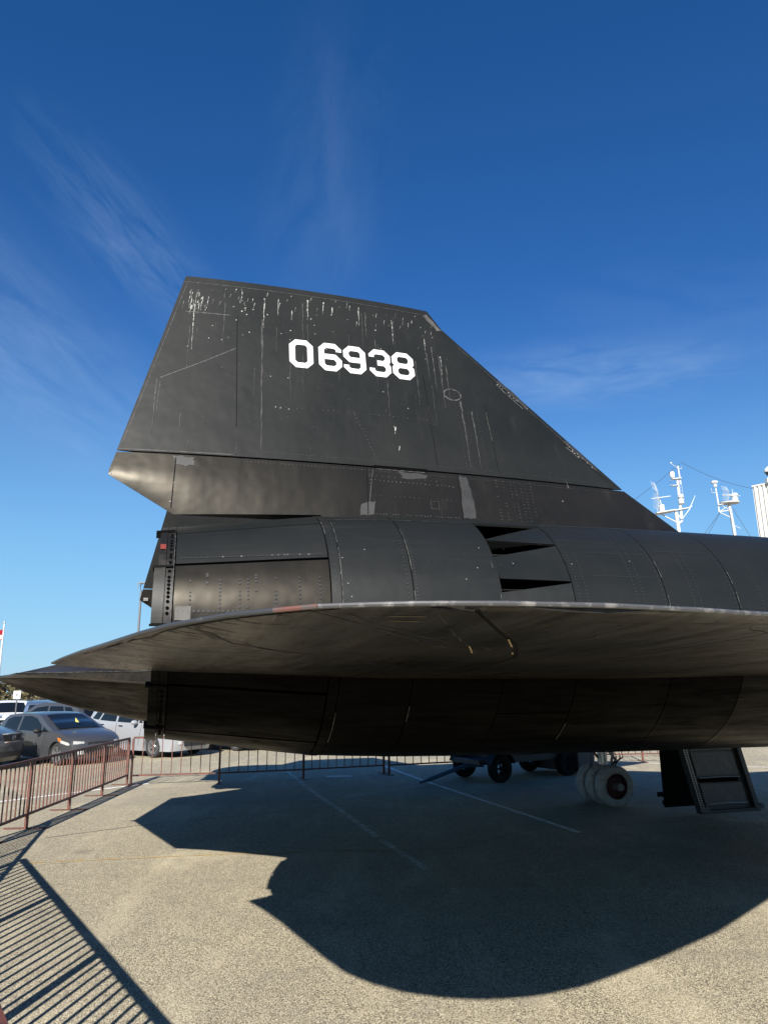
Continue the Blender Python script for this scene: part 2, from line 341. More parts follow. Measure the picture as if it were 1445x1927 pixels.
M_LINE = faded('worn white line paint', (0.78, 0.76, 0.70), 0.50, 0.72)
M_LINE2 = faded('nearly gone white line paint', (0.60, 0.58, 0.51), 0.36, 0.56)
M_ORANGE = faded('worn orange line paint', (0.50, 0.29, 0.06), 0.42, 0.62, (0.42, 0.36, 0.24))
M_TAR = mat('tar seam', (0.10, 0.09, 0.075), 0.8, noise=(5, (0.25, 0.22, 0.17), 0.45, 0.65, (1, 1, 1)))
stripe('road_marking', [(-2.6, 19.8), (-1.76, 16.57)], .10, M_LINE2)
stripe('road_marking', [(-1.70, 16.35), (-0.65, 12.79), (-0.15, 11.0)], .10, M_LINE2)
stripe('road_marking', [(-0.10, 10.8), (0.46, 9.03)], .10, M_LINE2)
stripe('road_marking', [(-.15, 20.9), (0.85, 17.24), (2.73, 11.13)], .09, M_LINE)
stripe('road_marking', [(-0.91, 14.78), (0.81, 16.51)], .07, M_LINE2)
stripe('road_marking', [(-2.75, 17.2), (-1.70, 18.25)], .08, M_LINE2)
stripe('road_marking', [(-1.45, 18.35), (-0.85, 18.40)], .20, M_LINE)
stripe('road_marking', [(-4.4, 9.65), (-2.75, 9.91), (-1.47, 10.08), (0.3, 10.25)], .035, M_ORANGE)
stripe('road_marking', [(7.0, 20.6), (8.9, 19.4), (12, 18.6)], .12, M_LINE)
stripe('road_marking', [(-8.6, 13.4), (-5.4, 17.4)], .12, M_LINE)
stripe('tar_seam', [(-4.92, 11.21), (-3.95, 12.06), (-2.07, 13.16), (-0.28, 14.2), (3.2, 15.6)], .03, M_TAR, 0.003)
stripe('tar_seam', [(-1.4, 10.35), (-0.2, 10.05), (0.89, 10.20), (2.11, 11.45), (4.6, 11.9)], .02, M_TAR, 0.003)
for i in range(5):
    a = Vector((-13.2+i*1.73, 19.0+i*2.06)); stripe('road_marking', [a, a+Vector((-4.2, 2.73))], .10, M_LINE)

# ------------------------------------------------------------------ aircraft
YO, AY, SP = 10.1776, 0.2907, 0.004
jet = empty('jet_aircraft', (0, YO, 0), AY,
            'huge matt black jet with canted tail fins numbered 06938, parked on the asphalt', 'aircraft')
jet.rotation_euler = (0, SP, AY)
LC, ZC = 4.386, 2.43
RT = [(-3.2, .70), (-3.0, .715), (-2.59, .77), (-2.2, .825), (-1.9, .862), (-1.47, .885), (-.7, .902), (.7, .915), (2.2, .918), (4, .90), (5.4, .82), (6.6, .70)]
def NR(s): return interp(s, RT)
def nac_pt(side, s, a, dr=0.0):
    """side -1 starboard (towards the camera), +1 port; a in degrees from outboard, up positive"""
    r = NR(s) + dr; t = radians(a)
    return Vector((s, side*(LC + r*cos(t)), ZC + r*sin(t)))
def skin(side, s0, s1, a00, a10, a01, a11, m, parent, name='skin_panel', dr=0.0, dr_fn=None, gap=0.004, depth=0.018):
    """curved sheet from station s0 to s1; lower/upper edge angles a00,a10 at s0 and a01,a11 at s1"""
    bm = bmesh.new(); s0 += gap; s1 -= gap; ga = math.degrees(gap/0.9)
    ns = max(2, int((s1-s0)/0.18)+1); na = max(3, int(abs(a10-a00)/5)+1)
    rows = []
    for i in range(ns):
        t = i/(ns-1); s = lerp(s0, s1, t); lo = lerp(a00, a01, t)+ga; hi = lerp(a10, a11, t)-ga
        row = []
        for k in range(na):
            u = k/(na-1); d = dr + (dr_fn(t, u) if dr_fn else 0)
            row.append((s, lerp(lo, hi, u), d))
        rows.append(row)
    def P(q, e=0): return nac_pt(side, q[0], q[1], q[2]+e)
    V = grid(bm, [[P(q) for q in r] for r in rows], flip=(side > 0))
    per = [V[0][k] for k in range(na)] + [V[i][-1] for i in range(1, ns)] + [V[-1][k] for k in range(na-2, -1, -1)] + [V[i][0] for i in range(ns-2, 0, -1)]
    q = [rows[0][k] for k in range(na)] + [rows[i][-1] for i in range(1, ns)] + [rows[-1][k] for k in range(na-2, -1, -1)] + [rows[i][0] for i in range(ns-2, 0, -1)]
    inn = [bm.verts.new(P(x, -depth)) for x in q]
    for i in range(len(per)):
        j = (i+1) % len(per); f = (per[i], inn[i], inn[j], per[j]); bm.faces.new(f if side < 0 else f[::-1])
    bmesh.ops.recalc_face_normals(bm, faces=bm.faces)
    # keep the outer sheet facing away from the engine axis
    bm.faces.ensure_lookup_table(); f = bm.faces[0]; c = f.calc_center_median(); ax = Vector((c.x, side*LC, ZC))
    if f.normal.dot(c-ax) < 0: bmesh.ops.reverse_faces(bm, faces=bm.faces)
    return finish(name, bm, m, parent, angle=30)
def dots(bm, place, pts, r, n=6, h=0.0015):
    for p in pts:
        c, nrm = place(*p); nrm.normalize(); x = nrm.orthogonal().normalized(); y = nrm.cross(x)
        vs = [bm.verts.new(c + nrm*h + x*r*cos(2*pi*k/n) + y*r*sin(2*pi*k/n)) for k in range(n)]
        f = bm.faces.new(vs)
        top = c + nrm*(h+r*0.25)
    return bm
def ribbon(bm, place, pts, w, h=0.0015, wfn=None):
    """flat strip over a surface; pts in surface coordinates"""
    C = []
    for (p, q) in zip(pts, pts[1:]):
        n = max(1, int(math.dist(p, q)/STEP[0]))
        for k in range(n): C.append(tuple(lerp(a, b, k/n) for a, b in zip(p, q)))
    C.append(pts[-1]); L_, R_ = [], []
    P = [place(*c) for c in C]
    for i in range(len(P)):
        d = (P[min(i+1, len(P)-1)][0] - P[max(i-1, 0)][0]).normalized(); nrm = P[i][1].normalized(); s = d.cross(nrm)
        ww = (wfn(i/(len(P)-1)) if wfn else 1)*w/2
        L_.append(P[i][0] + nrm*h + s*ww); R_.append(P[i][0] + nrm*h - s*ww)
    grid(bm, [L_, R_])
STEP = [0.12]

def make_nacelle(side):
    near = side < 0
    # the inner duct is the part itself: dark tube behind all the skin panels, open at both ends
    bm = bmesh.new(); n = 48
    prof = [(-2.98, -.03), (-2.2, -.03), (-1.0, -.045), (-.75, -.16), (-.2, -.16), (-.1, -.045), (2.2, -.03), (4, -.03), (5.4, -.03), (6.55, -.03)]
    rows = [[nac_pt(side, s, 360*k/n, d) for k in range(n)] for s, d in prof]
    rows += [[nac_pt(side, s, 360*k/n, d) for k in range(n)] for s, d in [(6.5, -.08), (5.5, -.14), (2, -.3), (-1.9, -.22), (-2.9, -.09), (-2.98, -.03)]]
    grid(bm, rows, close=True)
    bmesh.ops.remove_doubles(bm, verts=bm.verts, dist=1e-5); bmesh.ops.recalc_face_normals(bm, faces=bm.faces)
    na = finish('nacelle', bm, M_VOID, jet)
    # engine face deep inside the exhaust, inlet spike
    bm = bmesh.new(); lathe(bm, [(.62, 0), (.60, .04), (.42, .05), (.40, -.05), (.12, -.12), (.001, -.2)], 32, Matrix.Translation((-1.4, side*LC, ZC)) @ Matrix.Rotation(pi/2, 4, 'Y'))
    finish('flame_holder', bm, M_DKSTEEL, na)
    bm = bmesh.new(); lathe(bm, [(.001, 1.9), (.25, 1.2), (.46, .4), (.48, 0), (.40, -1.2), (.2, -2.4)], 32, Matrix.Translation((6.3, side*LC, ZC)) @ Matrix.Rotation(pi/2, 4, 'Y'))
    finish('inlet_spike', bm, M_NAC, na)
    S = lambda *a, **k: skin(side, *a, parent=na, **k)
    # exhaust petals, each a sheet of its own (upper ones with tapering gaps)
    S(-2.90, -1.93, 57.5, 104, 58.5, 104, m=M_NAC)
    S(-2.90, -1.93, 30.4, 57, 30.4, 58, m=M_NAC, gap=.005)
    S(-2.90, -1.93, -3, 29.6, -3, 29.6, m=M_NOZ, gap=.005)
    S(-2.90, -1.93, -30.6, -4, -30.6, -4, m=M_BELLY_SHADE)
    S(-2.90, -1.93, -63.6, -31.2, -61, -31.2, m=M_BELLY_SHADE, gap=.006)
    S(-2.90, -1.93, -104, -64.2, -104, -61.6, m=M_BELLY_SHADE)
    for a in (104, 150, 205): S(-2.90, -1.93, -a-50 if a > 200 else a, -a if a > 200 else a+42, -a-50 if a > 200 else a, -a if a > 200 else a+42, m=M_NAC)
    S(-1.93, -1.862, -14, 180, -14, 180, m=M_NAC, dr=.004, gap=.003); S(-1.93, -1.862, -180, -14, -180, -14, m=M_BELLY_SHADE, dr=.004, gap=.003)
    for a, b in ((-180, -95), (-95, -16), (-16, 75), (75, 180)):
        mt = M_BELLY_SHADE if b < 0 else M_NAC
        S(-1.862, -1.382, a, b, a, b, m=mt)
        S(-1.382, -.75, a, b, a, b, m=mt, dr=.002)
    # suck-in door bay: sunk doors leave three wedge openings
    sink = lambda t, u: -.035*(1-t)
    S(-.75, -.2, 64.5, 110, 63.5, 110, m=M_NAC)
    S(-.75, -.2, 44.2, 49.9, 43.2, 62.4, m=M_NAC, dr_fn=lambda t, u: -.05*(1-t)*(u))
    S(-.75, -.2, 20.8, 36.2, 20.5, 42.4, m=M_NAC, dr_fn=lambda t, u: -.055*(1-t)*(u))
    S(-.75, -.2, -14, 15.7, -14, 20.0, m=M_NAC, dr_fn=lambda t, u: -.05*(1-t)*u)
    S(-.75, -.2, -40, -14, -40, -14, m=M_BELLY_SHADE)
    S(-.75, -.2, -110, -40, -110, -40, m=M_BELLY_SHADE)
    S(-.75, -.2, 110, 250, 110, 250, m=M_NAC)
    st = [-.2, .56, 1.18, 2.05, 3.1, 4.3, 5.5, 6.6]
    for i, (a, b) in enumerate(zip(st, st[1:])):
        for lo, hi in ((-180, -80), (-80, -18), (-18, 78), (78, 180)):
            S(a, b, lo, hi, lo, hi, m=M_NAC if lo > -10 or hi > 0 else (M_BELLY_SHADE if b < 1.5 else M_BELLY_HALFSHADE))
    for a_ in (55, 40, 18):
        for k_ in (0,):
            bm = bmesh.new(); tube(bm, [nac_pt(side, -.73, a_+k_, -.085), nac_pt(side, -.3, a_+k_, -.075)], .006, 6); finish('louvre_stiffener', bm, M_FRAME, na)
    # exhaust end frame: upper, middle, lower segments stepping out, with lightening holes
    def seg(s0, s1, a0, a1, dr, name='frame_segment', m=M_FRAME):
        bm = bmesh.new(); k = 10
        rows = []
        for s_, d_ in ((s0, dr), (s1, dr), (s1, dr-.05), (s0, dr-.05), (s0, dr)):
            rows.append([nac_pt(side, s_, lerp(a0, a1, i/k), d_) for i in range(k+1)])
        grid(bm, rows); bmesh.ops.holes_fill(bm, edges=bm.edges); bmesh.ops.remove_doubles(bm, verts=bm.verts, dist=1e-5); bmesh.ops.recalc_face_normals(bm, faces=bm.faces)
        return finish(name, bm, m, na)
    for a0, a1, e in ((60.5, 92, -.005), (29, 60, .0), (-1, 28, .022), (-31, -3, .0), (-60.5, -32.5, .01), (-85, -61.5, .025)):
        fm_ = M_FRAME if a1 > 0 else M_BELLY_HALFSHADE; seg(-3.0-e, -2.955, a0, a1, .006+e*.3, m=fm_); seg(-2.952, -2.902, a0, a1, .001, m=fm_)
    for a0 in (60.2, 28.6, -1.8, -31.8, -61):
        seg(-3.03, -2.91, a0-.6, a0+.5, .018, 'frame_ledge', M_SEAM)
    for a0 in [x for x in range(-10, 92, 10)] + [-150, -120, 120, 150]:
        if a0 > 90 or a0 < -90: seg(-3.0, -2.902, a0-14, a0+14, .004)
    if near:
        pl = lambda s, a: (nac_pt(side, s, a, .004), nac_pt(side, s, a, 1)-nac_pt(side, s, a, 0))
        bm = bmesh.new()
        hol = [(-2.927, a) for a in (56, 53, 49, 46.5, 44, 41, 37, 35, 31.5)] + [(-2.930, a) for a in (26, 22.5, 20.4, 18.3, 16.2, 14.1, 12, 9.6, 6.4, 3.8)] + [(-2.93, a) for a in (-35, -38, -41, -44, -47, -50, -53, -56, -64, -66, -68, -70)]
        dots(bm, pl, hol, .011, 10); finish('frame_holes', bm, M_VOID, na)['kind'] = 'stuff'
        bm = bmesh.new(); ribbon(bm, pl, [(-2.952, 2), (-2.952, 22)], .005); ribbon(bm, pl, [(-2.905, 1), (-2.905, 56)], .004)
        finish('frame_edge', bm, M_SCRATCH, na)
        bm = bmesh.new(); ribbon(bm, lambda s, a: (nac_pt(side, s, a, .012), pl(s, a)[1]), [(-2.978, 40.7), (-2.978, 44.8)], .035, .003); finish('red_marker', bm, M_RED, na)
        # rivets
        dk, lt, wh = bmesh.new(), bmesh.new(), bmesh.new()
        rr = random.Random(3)
        dots(lt, pl, [(lerp(-2.86, -1.96, i/46), lerp(34, 32.4, i/46)) for i in range(46)], .0055)
        dots(lt, pl, [(lerp(-2.86, -1.96, i/40), 54.5) for i in range(40)], .004)
        dots(wh, pl, [(lerp(-2.86, -1.96, i/46), lerp(34, 32.4, i/46)) for i in (13, 19, 29, 31, 33, 34, 38, 41)], .007)
        dots(dk, pl, [(lerp(-2.86, -2.1, i/26), 4.8) for i in range(27)], .009)
        for s_ in (-2.80, -2.62, -2.50, -2.45, -2.28, -2.13, -2.0):
            dots(dk, pl, [(s_, a) for a in [x*1.9+4.8 for x in range(1, 9)] if rr.random() > .15], .0075)
        for s_ in (-2.7, -2.4):
            dots(dk, pl, [(s_, rr.uniform(12, 24)) for _ in range(4)], .010)
        for s_, a0, a1, st_ in ((-1.895, 4, 60, 3.2), (-1.36, 4, 56, 1.6), (-1.42, 4, 56, 2.2), (-.165, 8, 66, 1.7), (-.10, 8, 66, 1.7), (.30, 8, 66, 1.7), (.36, 8, 66, 1.7), (.53, 8, 60, 2.4), (.78, 8, 66, 1.7), (.84, 8, 66, 1.7), (1.15, 8, 60, 2.2), (1.4, 8, 60, 1.9)):
            a = a0
            while a < a1: dots(lt, pl, [(s_, a)], .0048); a += st_
        for a_, s0, s1 in ((38, 0.0, .5), (24, 0.0, .5), (52, .62, 1.1), (10, 0.0, 1.4), (41, .62, 1.1)):
            dots(lt, pl, [(lerp(s0, s1, i/20), a_) for i in range(21)], .0045)
        for i in range(60): dots(lt, pl, [(rr.uniform(-1.85, 1.4), rr.uniform(5, 60))], rr.uniform(.002, .005))
        for q in ((-1.84, 30), (-1.82, 17), (-1.80, 11), (-1.86, 22), (-.84, 38), (-.62, 29), (-1.68, 35), (-.15, 30), (.35, 33), (-1.0, 20), (-.9, 26)): dots(wh, pl, [q], .005)
        for a_ in (-60,): dots(lt, pl, [(lerp(-1.8, 1.9, i/70), a_+rr.uniform(-.5, .5)) for i in range(70)], .003)
        for nm, b_, mt in (('dark_rivets', dk, M_RIVD), ('rivets', lt, M_RIVL), ('bare_rivets', wh, M_RIVW)):
            finish(nm, b_, mt, na)['kind'] = 'stuff'
        bm = bmesh.new()
        for s_, a0, a1 in ((-1.862, 8, 36), (-1.862, 40, 58), (-1.382, 6, 14), (-1.382, 24, 52), (.56, 24, 34), (.56, 9, 15), (1.18, 22, 29), (1.18, 10, 18), (-.79, 26, 30), (-.77, 8, 14), (-1.93, 46, 60), (-1.382, -44, -36), (-1.862, -60, -40), (-.2, -58, -46), (1.18, -66, -56)):
            ribbon(bm, pl, [(s_+.004, a0), (s_+.004, a1)], .0055)
        ribbon(bm, pl, [(-1.93, 62.5), (-.75, 64)], .006); ribbon(bm, pl, [(-.15, 66), (1.0, 69)], .006)
        finish('worn_panel_edges', bm, M_SCRATCH, na)['kind'] = 'stuff'
        bm = bmesh.new()
        ribbon(bm, pl, [(-2.885, 3.8), (-2.79, 3.8)], .10, .002, lambda t: .85+.15*sin(9*t)); finish('paint_patch', bm, M_PATCHL, na)
    return na
nac_near = make_nacelle(-1)
nac_far = make_nacelle(1)

# ---- fins
TC = .2346
LE_T = [(3.0, 2.15), (3.44, 1.63), (3.84, 1.12), (5.46, -.51), (5.67, -.64)]
def te_r(z): return interp(z, [(3.32, -2.93), (3.62, -3.42), (3.83, -3.38), (5.67, -2.95)])
def fin_half(s, z):
    te = te_r(z); le = interp(z, LE_T); u = min(1, max(0, (s-te)/(le-te)))
    T = interp(z, [(3.0, .15), (3.6, .13), (5.67, .055)])
    return T*(4*u*(1-u))**0.85 + .004
def fin_pt(side, s, z, face, off=0.0):
    """face +1 = outboard skin, -1 = inboard skin"""
    l = LC - (z-2.4)*TC + face*(fin_half(s, z)+off)
    return Vector((s, side*l, z))
def fin_block(side, cols, zb, zt, m, parent, name, nz=10):
    bm = bmesh.new(); rows = []
    for s in cols:
        b, t = zb(s), zt(s)
        zs = [lerp(b, t, i/nz) for i in range(nz+1)]
        rows.append([fin_pt(side, s, z, 1) for z in zs] + [fin_pt(side, s, z, -1) for z in reversed(zs)])
    V = grid(bm, rows, close=True)
    for r in (V[0], V[-1]):
        try: bm.faces.new(r)
        except ValueError: pass
    bmesh.ops.remove_doubles(bm, verts=bm.verts, dist=1e-5); bmesh.ops.recalc_face_normals(bm, faces=bm.faces)
    return finish(name, bm, m, parent, angle=28)
GLYPH_H = 1.36
def glyph(ch):
    h, t, c = GLYPH_H, .245, .26; i = .09
    octo = [(c, 0), (1-c, 0), (1, c), (1, h-c), (1-c, h), (c, h), (0, h-c), (0, c)]
    if ch == '0':
        return [octo, [(t+i, t), (1-t-i, t), (1-t, t+i), (1-t, h-t-i), (1-t-i, h-t), (t+i, h-t), (t, h-t-i), (t, t+i)]]
    six = [(c, 0), (1-c, 0), (1, c), (1, .56), (1-c, .82), (t, .82), (t, h-t-i), (t+i, h-t), (1-t-i, h-t), (1-t, h-t-i*.6), (1-t, h-.40), (1, h-.40), (1, h-c), (1-c, h), (c, h), (0, h-c), (0, c)]
    hole6 = [(t+i, t), (1-t-i, t), (1-t, t+i), (1-t, .46), (1-t-i, .56), (t, .56), (t, t+i)]
    if ch == '6': return [six, hole6]
    if ch == '9': return [[(1-x, h-y) for x, y in six], [(1-x, h-y) for x, y in hole6]]
    mid = h/2
    if ch == '8':
        o = [(c, 0), (1-c, 0), (1, c), (1, mid-.10), (.92, mid), (1, mid+.10), (1, h-c), (1-c, h), (c, h), (0, h-c), (0, mid+.10), (.08, mid), (0, mid-.10), (0, c)]
        H = lambda y0, y1: [(t+i, y0), (1-t-i, y0), (1-t, y0+i), (1-t, y1-i), (1-t-i, y1), (t+i, y1), (t, y1-i), (t, y0+i)]
        return [o, H(t-.02, .56), H(.80, h-t+.02)]
    return [[(c, 0), (1-c, 0), (1, c), (1, mid-.10), (.92, mid), (1, mid+.10), (1, h-c), (1-c, h), (c, h), (0, h-c), (0, h-.40), (t, h-.40), (t, h-t-i*.6), (t+i, h-t), (1-t-i, h-t), (1-t, h-t-i), (1-t, .90), (1-t-i, .81), (.38, .81), (.38, .55), (1-t-i, .55), (1-t, .46), (1-t, t+i), (1-t-i, t), (t+i, t), (t, t+i*.6), (t, .40), (0, .40), (0, c)]]

def make_fin(side):
    near = side < 0
    zt = lambda s: min(3.818, interp(s, [(-3.42, 3.66), (-3.385, 3.818), (1.14, 3.818), (1.63, 3.44), (2.15, 3.0)]))
    zb = lambda s: interp(s, [(-3.42, 3.62), (-2.93, 3.32), (-1.81, 3.36), (-1.70, 3.15), (2.1, 2.98)])
    cols = [-3.42, -3.38, -3.25, -3.1, -2.93] + [lerp(-2.93, -1.81, i/5) for i in range(1, 6)] + [-1.7] + [lerp(-1.7, 1.14, i/12) for i in range(1, 13)] + [1.4, 1.63, 1.9, 2.08]
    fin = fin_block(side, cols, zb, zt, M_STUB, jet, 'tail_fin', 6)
    rzt = lambda s: interp(s, [(-3.378, 3.835), (-2.95, 5.67), (-.64, 5.665), (-.51, 5.46), (1.12, 3.84)])
    rzb = lambda s: 3.833
    cols = [-3.378, -3.3, -3.2, -3.08, -2.95] + [lerp(-2.95, -.64, i/14) for i in range(1, 15)] + [-.57, -.51] + [lerp(-.51, 1.12, i/10) for i in range(1, 11)]
    rud = fin_block(side, cols, rzb, rzt, M_FIN, fin, 'rudder', 12)
    if not near:
        return fin
    pl = lambda s, z: (fin_pt(side, s, z, 1), Vector((0, side*1.0, .23)))
    # number, painted 2 mm proud of the skin
    for ch, s0, s1, z0 in (('0', -2.035, -1.822, 4.765), ('6', -1.772, -1.562, 4.765), ('9', -1.545, -1.338, 4.765), ('3', -1.305, -1.100, 4.765), ('8', -1.083, -.872, 4.768)):
        bm = bmesh.new(); es = []
        for lp in glyph(ch):
            vs = [bm.verts.new((x, 0, y)) for x, y in lp]
            for i in range(len(vs)): es.append(bm.edges.new((vs[i], vs[(i+1) % len(vs)])))
        bmesh.ops.triangle_fill(bm, use_beauty=True, use_dissolve=False, edges=es)
        # clear any faces filled inside the holes
        holes = glyph(ch)[1:]
        def inside(p, poly):
            r_ = False; j = len(poly)-1
            for i in range(len(poly)):
                if (poly[i][1] > p[1]) != (poly[j][1] > p[1]) and p[0] < (poly[j][0]-poly[i][0])*(p[1]-poly[i][1])/(poly[j][1]-poly[i][1])+poly[i][0]: r_ = not r_
                j = i
            return r_
        kill = [f for f in bm.faces if any(inside((f.calc_center_median().x, f.calc_center_median().z), h_) for h_ in holes)]
        if kill: bmesh.ops.delete(bm, geom=kill, context='FACES_ONLY')
        for v in bm.verts:
            s = lerp(s0, s1, v.co.x); z = z0 + v.co.z/GLYPH_H*.305
            v.co = fin_pt(side, s, z, 1, .0035)
        bm.normal_update()
        for f in bm.faces:
            if f.normal.y*side < 0: f.normal_flip()
        finish('number_digit', bm, M_DIGIT, fin, smooth=False)
    def strip(name, m, items, parent=fin, kind=None, h=.0025):
        for it in items:
            bm = bmesh.new(); ribbon(bm, pl, it[0], it[1], h, it[2] if len(it) > 2 else None); finish(name, bm, m, parent)
    strip('panel_seam', M_SEAM, [([(-2.49, 5.25), (-2.478, 3.85)], .006), ([(-2.936, 3.79), (-2.95, 3.37)], .008), ([(-1.411, 3.81), (-1.428, 3.38)], .008), ([(-.79, 4.85), (-.773, 3.86)], .006), ([(-.20, 4.6), (-.19, 3.86)], .005), ([(-.60, 3.80), (-.61, 3.38)], .006), ([(.56, 4.3), (.98, 3.9)], .005)])
    strip('worn_panel_edges', M_SCRATCH, [([(-2.936, 5.259), (-2.551, 5.261)], .008), ([(-3.10, 4.536), (-2.761, 4.733), (-2.499, 4.899)], .007), ([(-.782, 4.5), (-.773, 3.86)], .004), ([(-.204, 4.51), (-.195, 4.2)], .004), ([(-2.48, 4.1), (-2.478, 3.85)], .003), ([(-2.96, 5.60), (-.70, 5.60)], .004), ([(-.70, 5.59), (-.56, 5.44)], .006), ([(-.02, 4.86), (.22, 4.62)], .008), ([(.60, 4.24), (.72, 4.13)], .008), ([(-3.36, 3.845), (-2.5, 3.845)], .005),([(-1.36, 3.80), (-1.41, 3.5)], .004), ([(-2.93, 5.60), (-3.35, 3.86)], .004), ([(-.36, 5.26), (.9, 4.0)], .003)])
    # grey touch-up patches with ragged outlines
    def patch(poly, m):
        bm = bmesh.new(); pts = []
        rr = random.Random(int(abs(poly[0][0])*100))
        for i in range(len(poly)):
            a, b = poly[i], poly[(i+1) % len(poly)]
            for k in range(5): pts.append((lerp(a[0], b[0], k/5)+rr.uniform(-.008, .008), lerp(a[1], b[1], k/5)+rr.uniform(-.008, .008)))
        vs = [bm.verts.new(fin_pt(side, s, z, 1, .0022)) for s, z in pts]
        f = bm.faces.new(vs); bmesh.ops.triangulate(bm, faces=[f])
        finish('paint_patch', bm, m, fin, smooth=False)
    patch([(-2.96, 3.801), (-2.801, 3.806), (-2.802, 3.736), (-2.865, 3.716), (-2.933, 3.733)], M_PATCH)
    patch([(-1.474, 3.483), (-1.365, 3.505), (-1.374, 3.382), (-1.499, 3.374)], M_PATCH)
    patch([(-.585, 3.808), (-.521, 3.79), (-.489, 3.667), (-.487, 3.404), (-.604, 3.397), (-.591, 3.634)], M_PATCH)
    patch([(-1.134, 3.803), (-.874, 3.784), (-.902, 3.746), (-1.107, 3.735)], M_PATCH)
    patch([(-.70, 5.60), (-.65, 5.62), (-.51, 5.44), (-.56, 5.42)], M_PATCHL)
    patch([(-.02, 4.90), (.02, 4.93), (.29, 4.66), (.26, 4.62)], M_PATCH)
    patch([(.58, 4.30), (.62, 4.32), (.92, 4.02), (.86, 4.02)], M_PATCH)
    # hinge slot, dark
    strip('slot', M_VOID, [([(-1.35, 3.826), (-.88, 3.826)], .030)], h=.003)
    strip('slot_lip', M_SCRATCH, [([(-1.34, 3.806), (-.90, 3.806)], .005)], h=.004)
    # oval access cover outline
    ov = [(-.52+.085*cos(a)-.0*sin(a), 4.665+.062*sin(a)) for a in [2*pi*k/18 for k in range(19)]]
    strip('cover_outline', M_SCRATCH, [(ov, .012)])
    strip('cover_outline', M_RIVL, [([(-.88, 3.47), (-.81, 3.47), (-.81, 3.54), (-.88, 3.54), (-.88, 3.47)], .004)])
    rr = random.Random(11)
    lt, wh = bmesh.new(), bmesh.new()
    def row(a, b, st_, r=.005, bmx=lt, skipp=.12, jit=.003):
        n = int(math.dist(a, b)/st_)
        for i in range(n+1):
            if rr.random() < skipp: continue
            s, z = lerp(a[0], b[0], i/n)+rr.uniform(-jit, jit), lerp(a[1], b[1], i/n)+rr.uniform(-jit, jit)
            if z > rzt(max(-3.37, min(1.1, s)))-.03: continue
            dots(bmx, pl, [(s, z)], r*rr.uniform(.7, 1.2), h=.0025)
    row((-2.161, 4.336), (-.811, 4.351), .045); row((-1.975, 4.623), (-.835, 4.6), .05, .0035, skipp=.5); row((-1.477, 4.325), (-1.321, 3.913), .035)
    row((-1.2, 4.55), (-1.19, 4.35), .05, skipp=.5)
    row((-2.48, 3.888), (1.0, 3.87), .03, .0035); row((-2.48, 3.79), (1.05, 3.78), .03, .004)
    for s_ in (-.50, -.44, -.30): row((s_, 4.75), (s_, 3.9), .035, .004)
    for s_ in (-.24, -.17, -.06, -.10, .0, .04, .10): row((s_, 3.79), (s_-.01, 3.38), .03, .005, skipp=.25)
    row((-1.38, 3.70), (-.62, 3.69), .035, .006); row((-1.39, 3.74), (-.8, 3.73), .05, .005); row((-1.39, 3.56), (-.65, 3.56), .04, .004, skipp=.4)
    row((-1.4, 3.395), (-.62, 3.40), .025, .005); row((-1.39, 3.79), (-1.40, 3.39), .03, .004); row((-2.93, 3.78), (-2.94, 3.38), .03, .003)
    for a, b in (((-.01, 4.88), (.26, 4.62)), ((.62, 4.26), (.9, 4.0))): row(a, b, .025, .007, wh, .4, .012)
    for q in ((-2.16, 4.33), (-2.12, 4.325), (-2.05, 4.32), (-1.20, 4.60), (-1.13, 4.24), (-2.05, 4.64), (-2.2, 4.64), (-1.7, 5.0), (-.98, 4.45), (-3.40, 3.63), (-2.96, 3.42), (-2.62, 4.98), (.40, 3.64), (-2.90, 4.88)): dots(wh, pl, [q], .0065, h=.0025)
    for i in range(120):
        s, z = rr.uniform(-2.9, -.2), rr.uniform(3.95, 5.5)
        if z < rzt(s)-.05: dots(lt, pl, [(s, z)], rr.uniform(.002, .005), h=.0025)
    finish('rivets', lt, M_RIVL, fin)['kind'] = 'stuff'; finish('bare_rivets', wh, M_RIVW, fin)['kind'] = 'stuff'
    # droppings and run-off
    bm = bmesh.new(); bs = bmesh.new()
    def drip(s, z, ln, w, b=bm):
        z1 = max(3.86, z-ln); k = [(s, z)]
        n = max(2, int((z-z1)/.05))
        for i in range(1, n+1): k.append((s + rr.uniform(-.004, .004) - .01*i/n, lerp(z, z1, i/n)))
        ph = rr.uniform(0, 6)
        ribbon(b, pl, k, w, .003, lambda t: max(.12, (1-.75*t)*(.65+.45*sin(ph+t*17)*sin(ph*2+t*41))))
    STEP[0] = .02
    for i in range(32): drip(rr.gauss(-2.82, .06), rr.uniform(5.30, 5.52), rr.uniform(.02, .15), rr.uniform(.003, .010))
    for i in range(60):
        s = rr.uniform(-2.9, -.55); drip(s, rr.uniform(5.36, 5.62)-max(0, (s+.64)*1.2), rr.uniform(.01, .07), rr.uniform(.002, .008))
    for s, z, ln, w in ((-1.36, 5.55, .22, .012), (-1.85, 5.55, .24, .014), (-2.25, 5.5, .34, .014), (-2.12, 5.52, .20, .010), (-1.04, 5.46, .30, .009), (-2.86, 5.35, .5, .010), (-1.70, 5.55, .14, .014), (-2.45, 5.56, .12, .010), (-.72, 5.3, .2, .010), (-.58, 5.1, .22, .008), (-1.62, 5.5, .1, .016), (-2.0, 5.4, .12, .012), (-1.12, 4.24, .07, .018), (-1.10, 4.05, .05, .014)): drip(s, z, ln, w)
    for i in range(30): dots(bm, pl, [(rr.uniform(-2.8, -.6), rr.uniform(4.95, 5.4))], rr.uniform(.003, .007), h=.003)
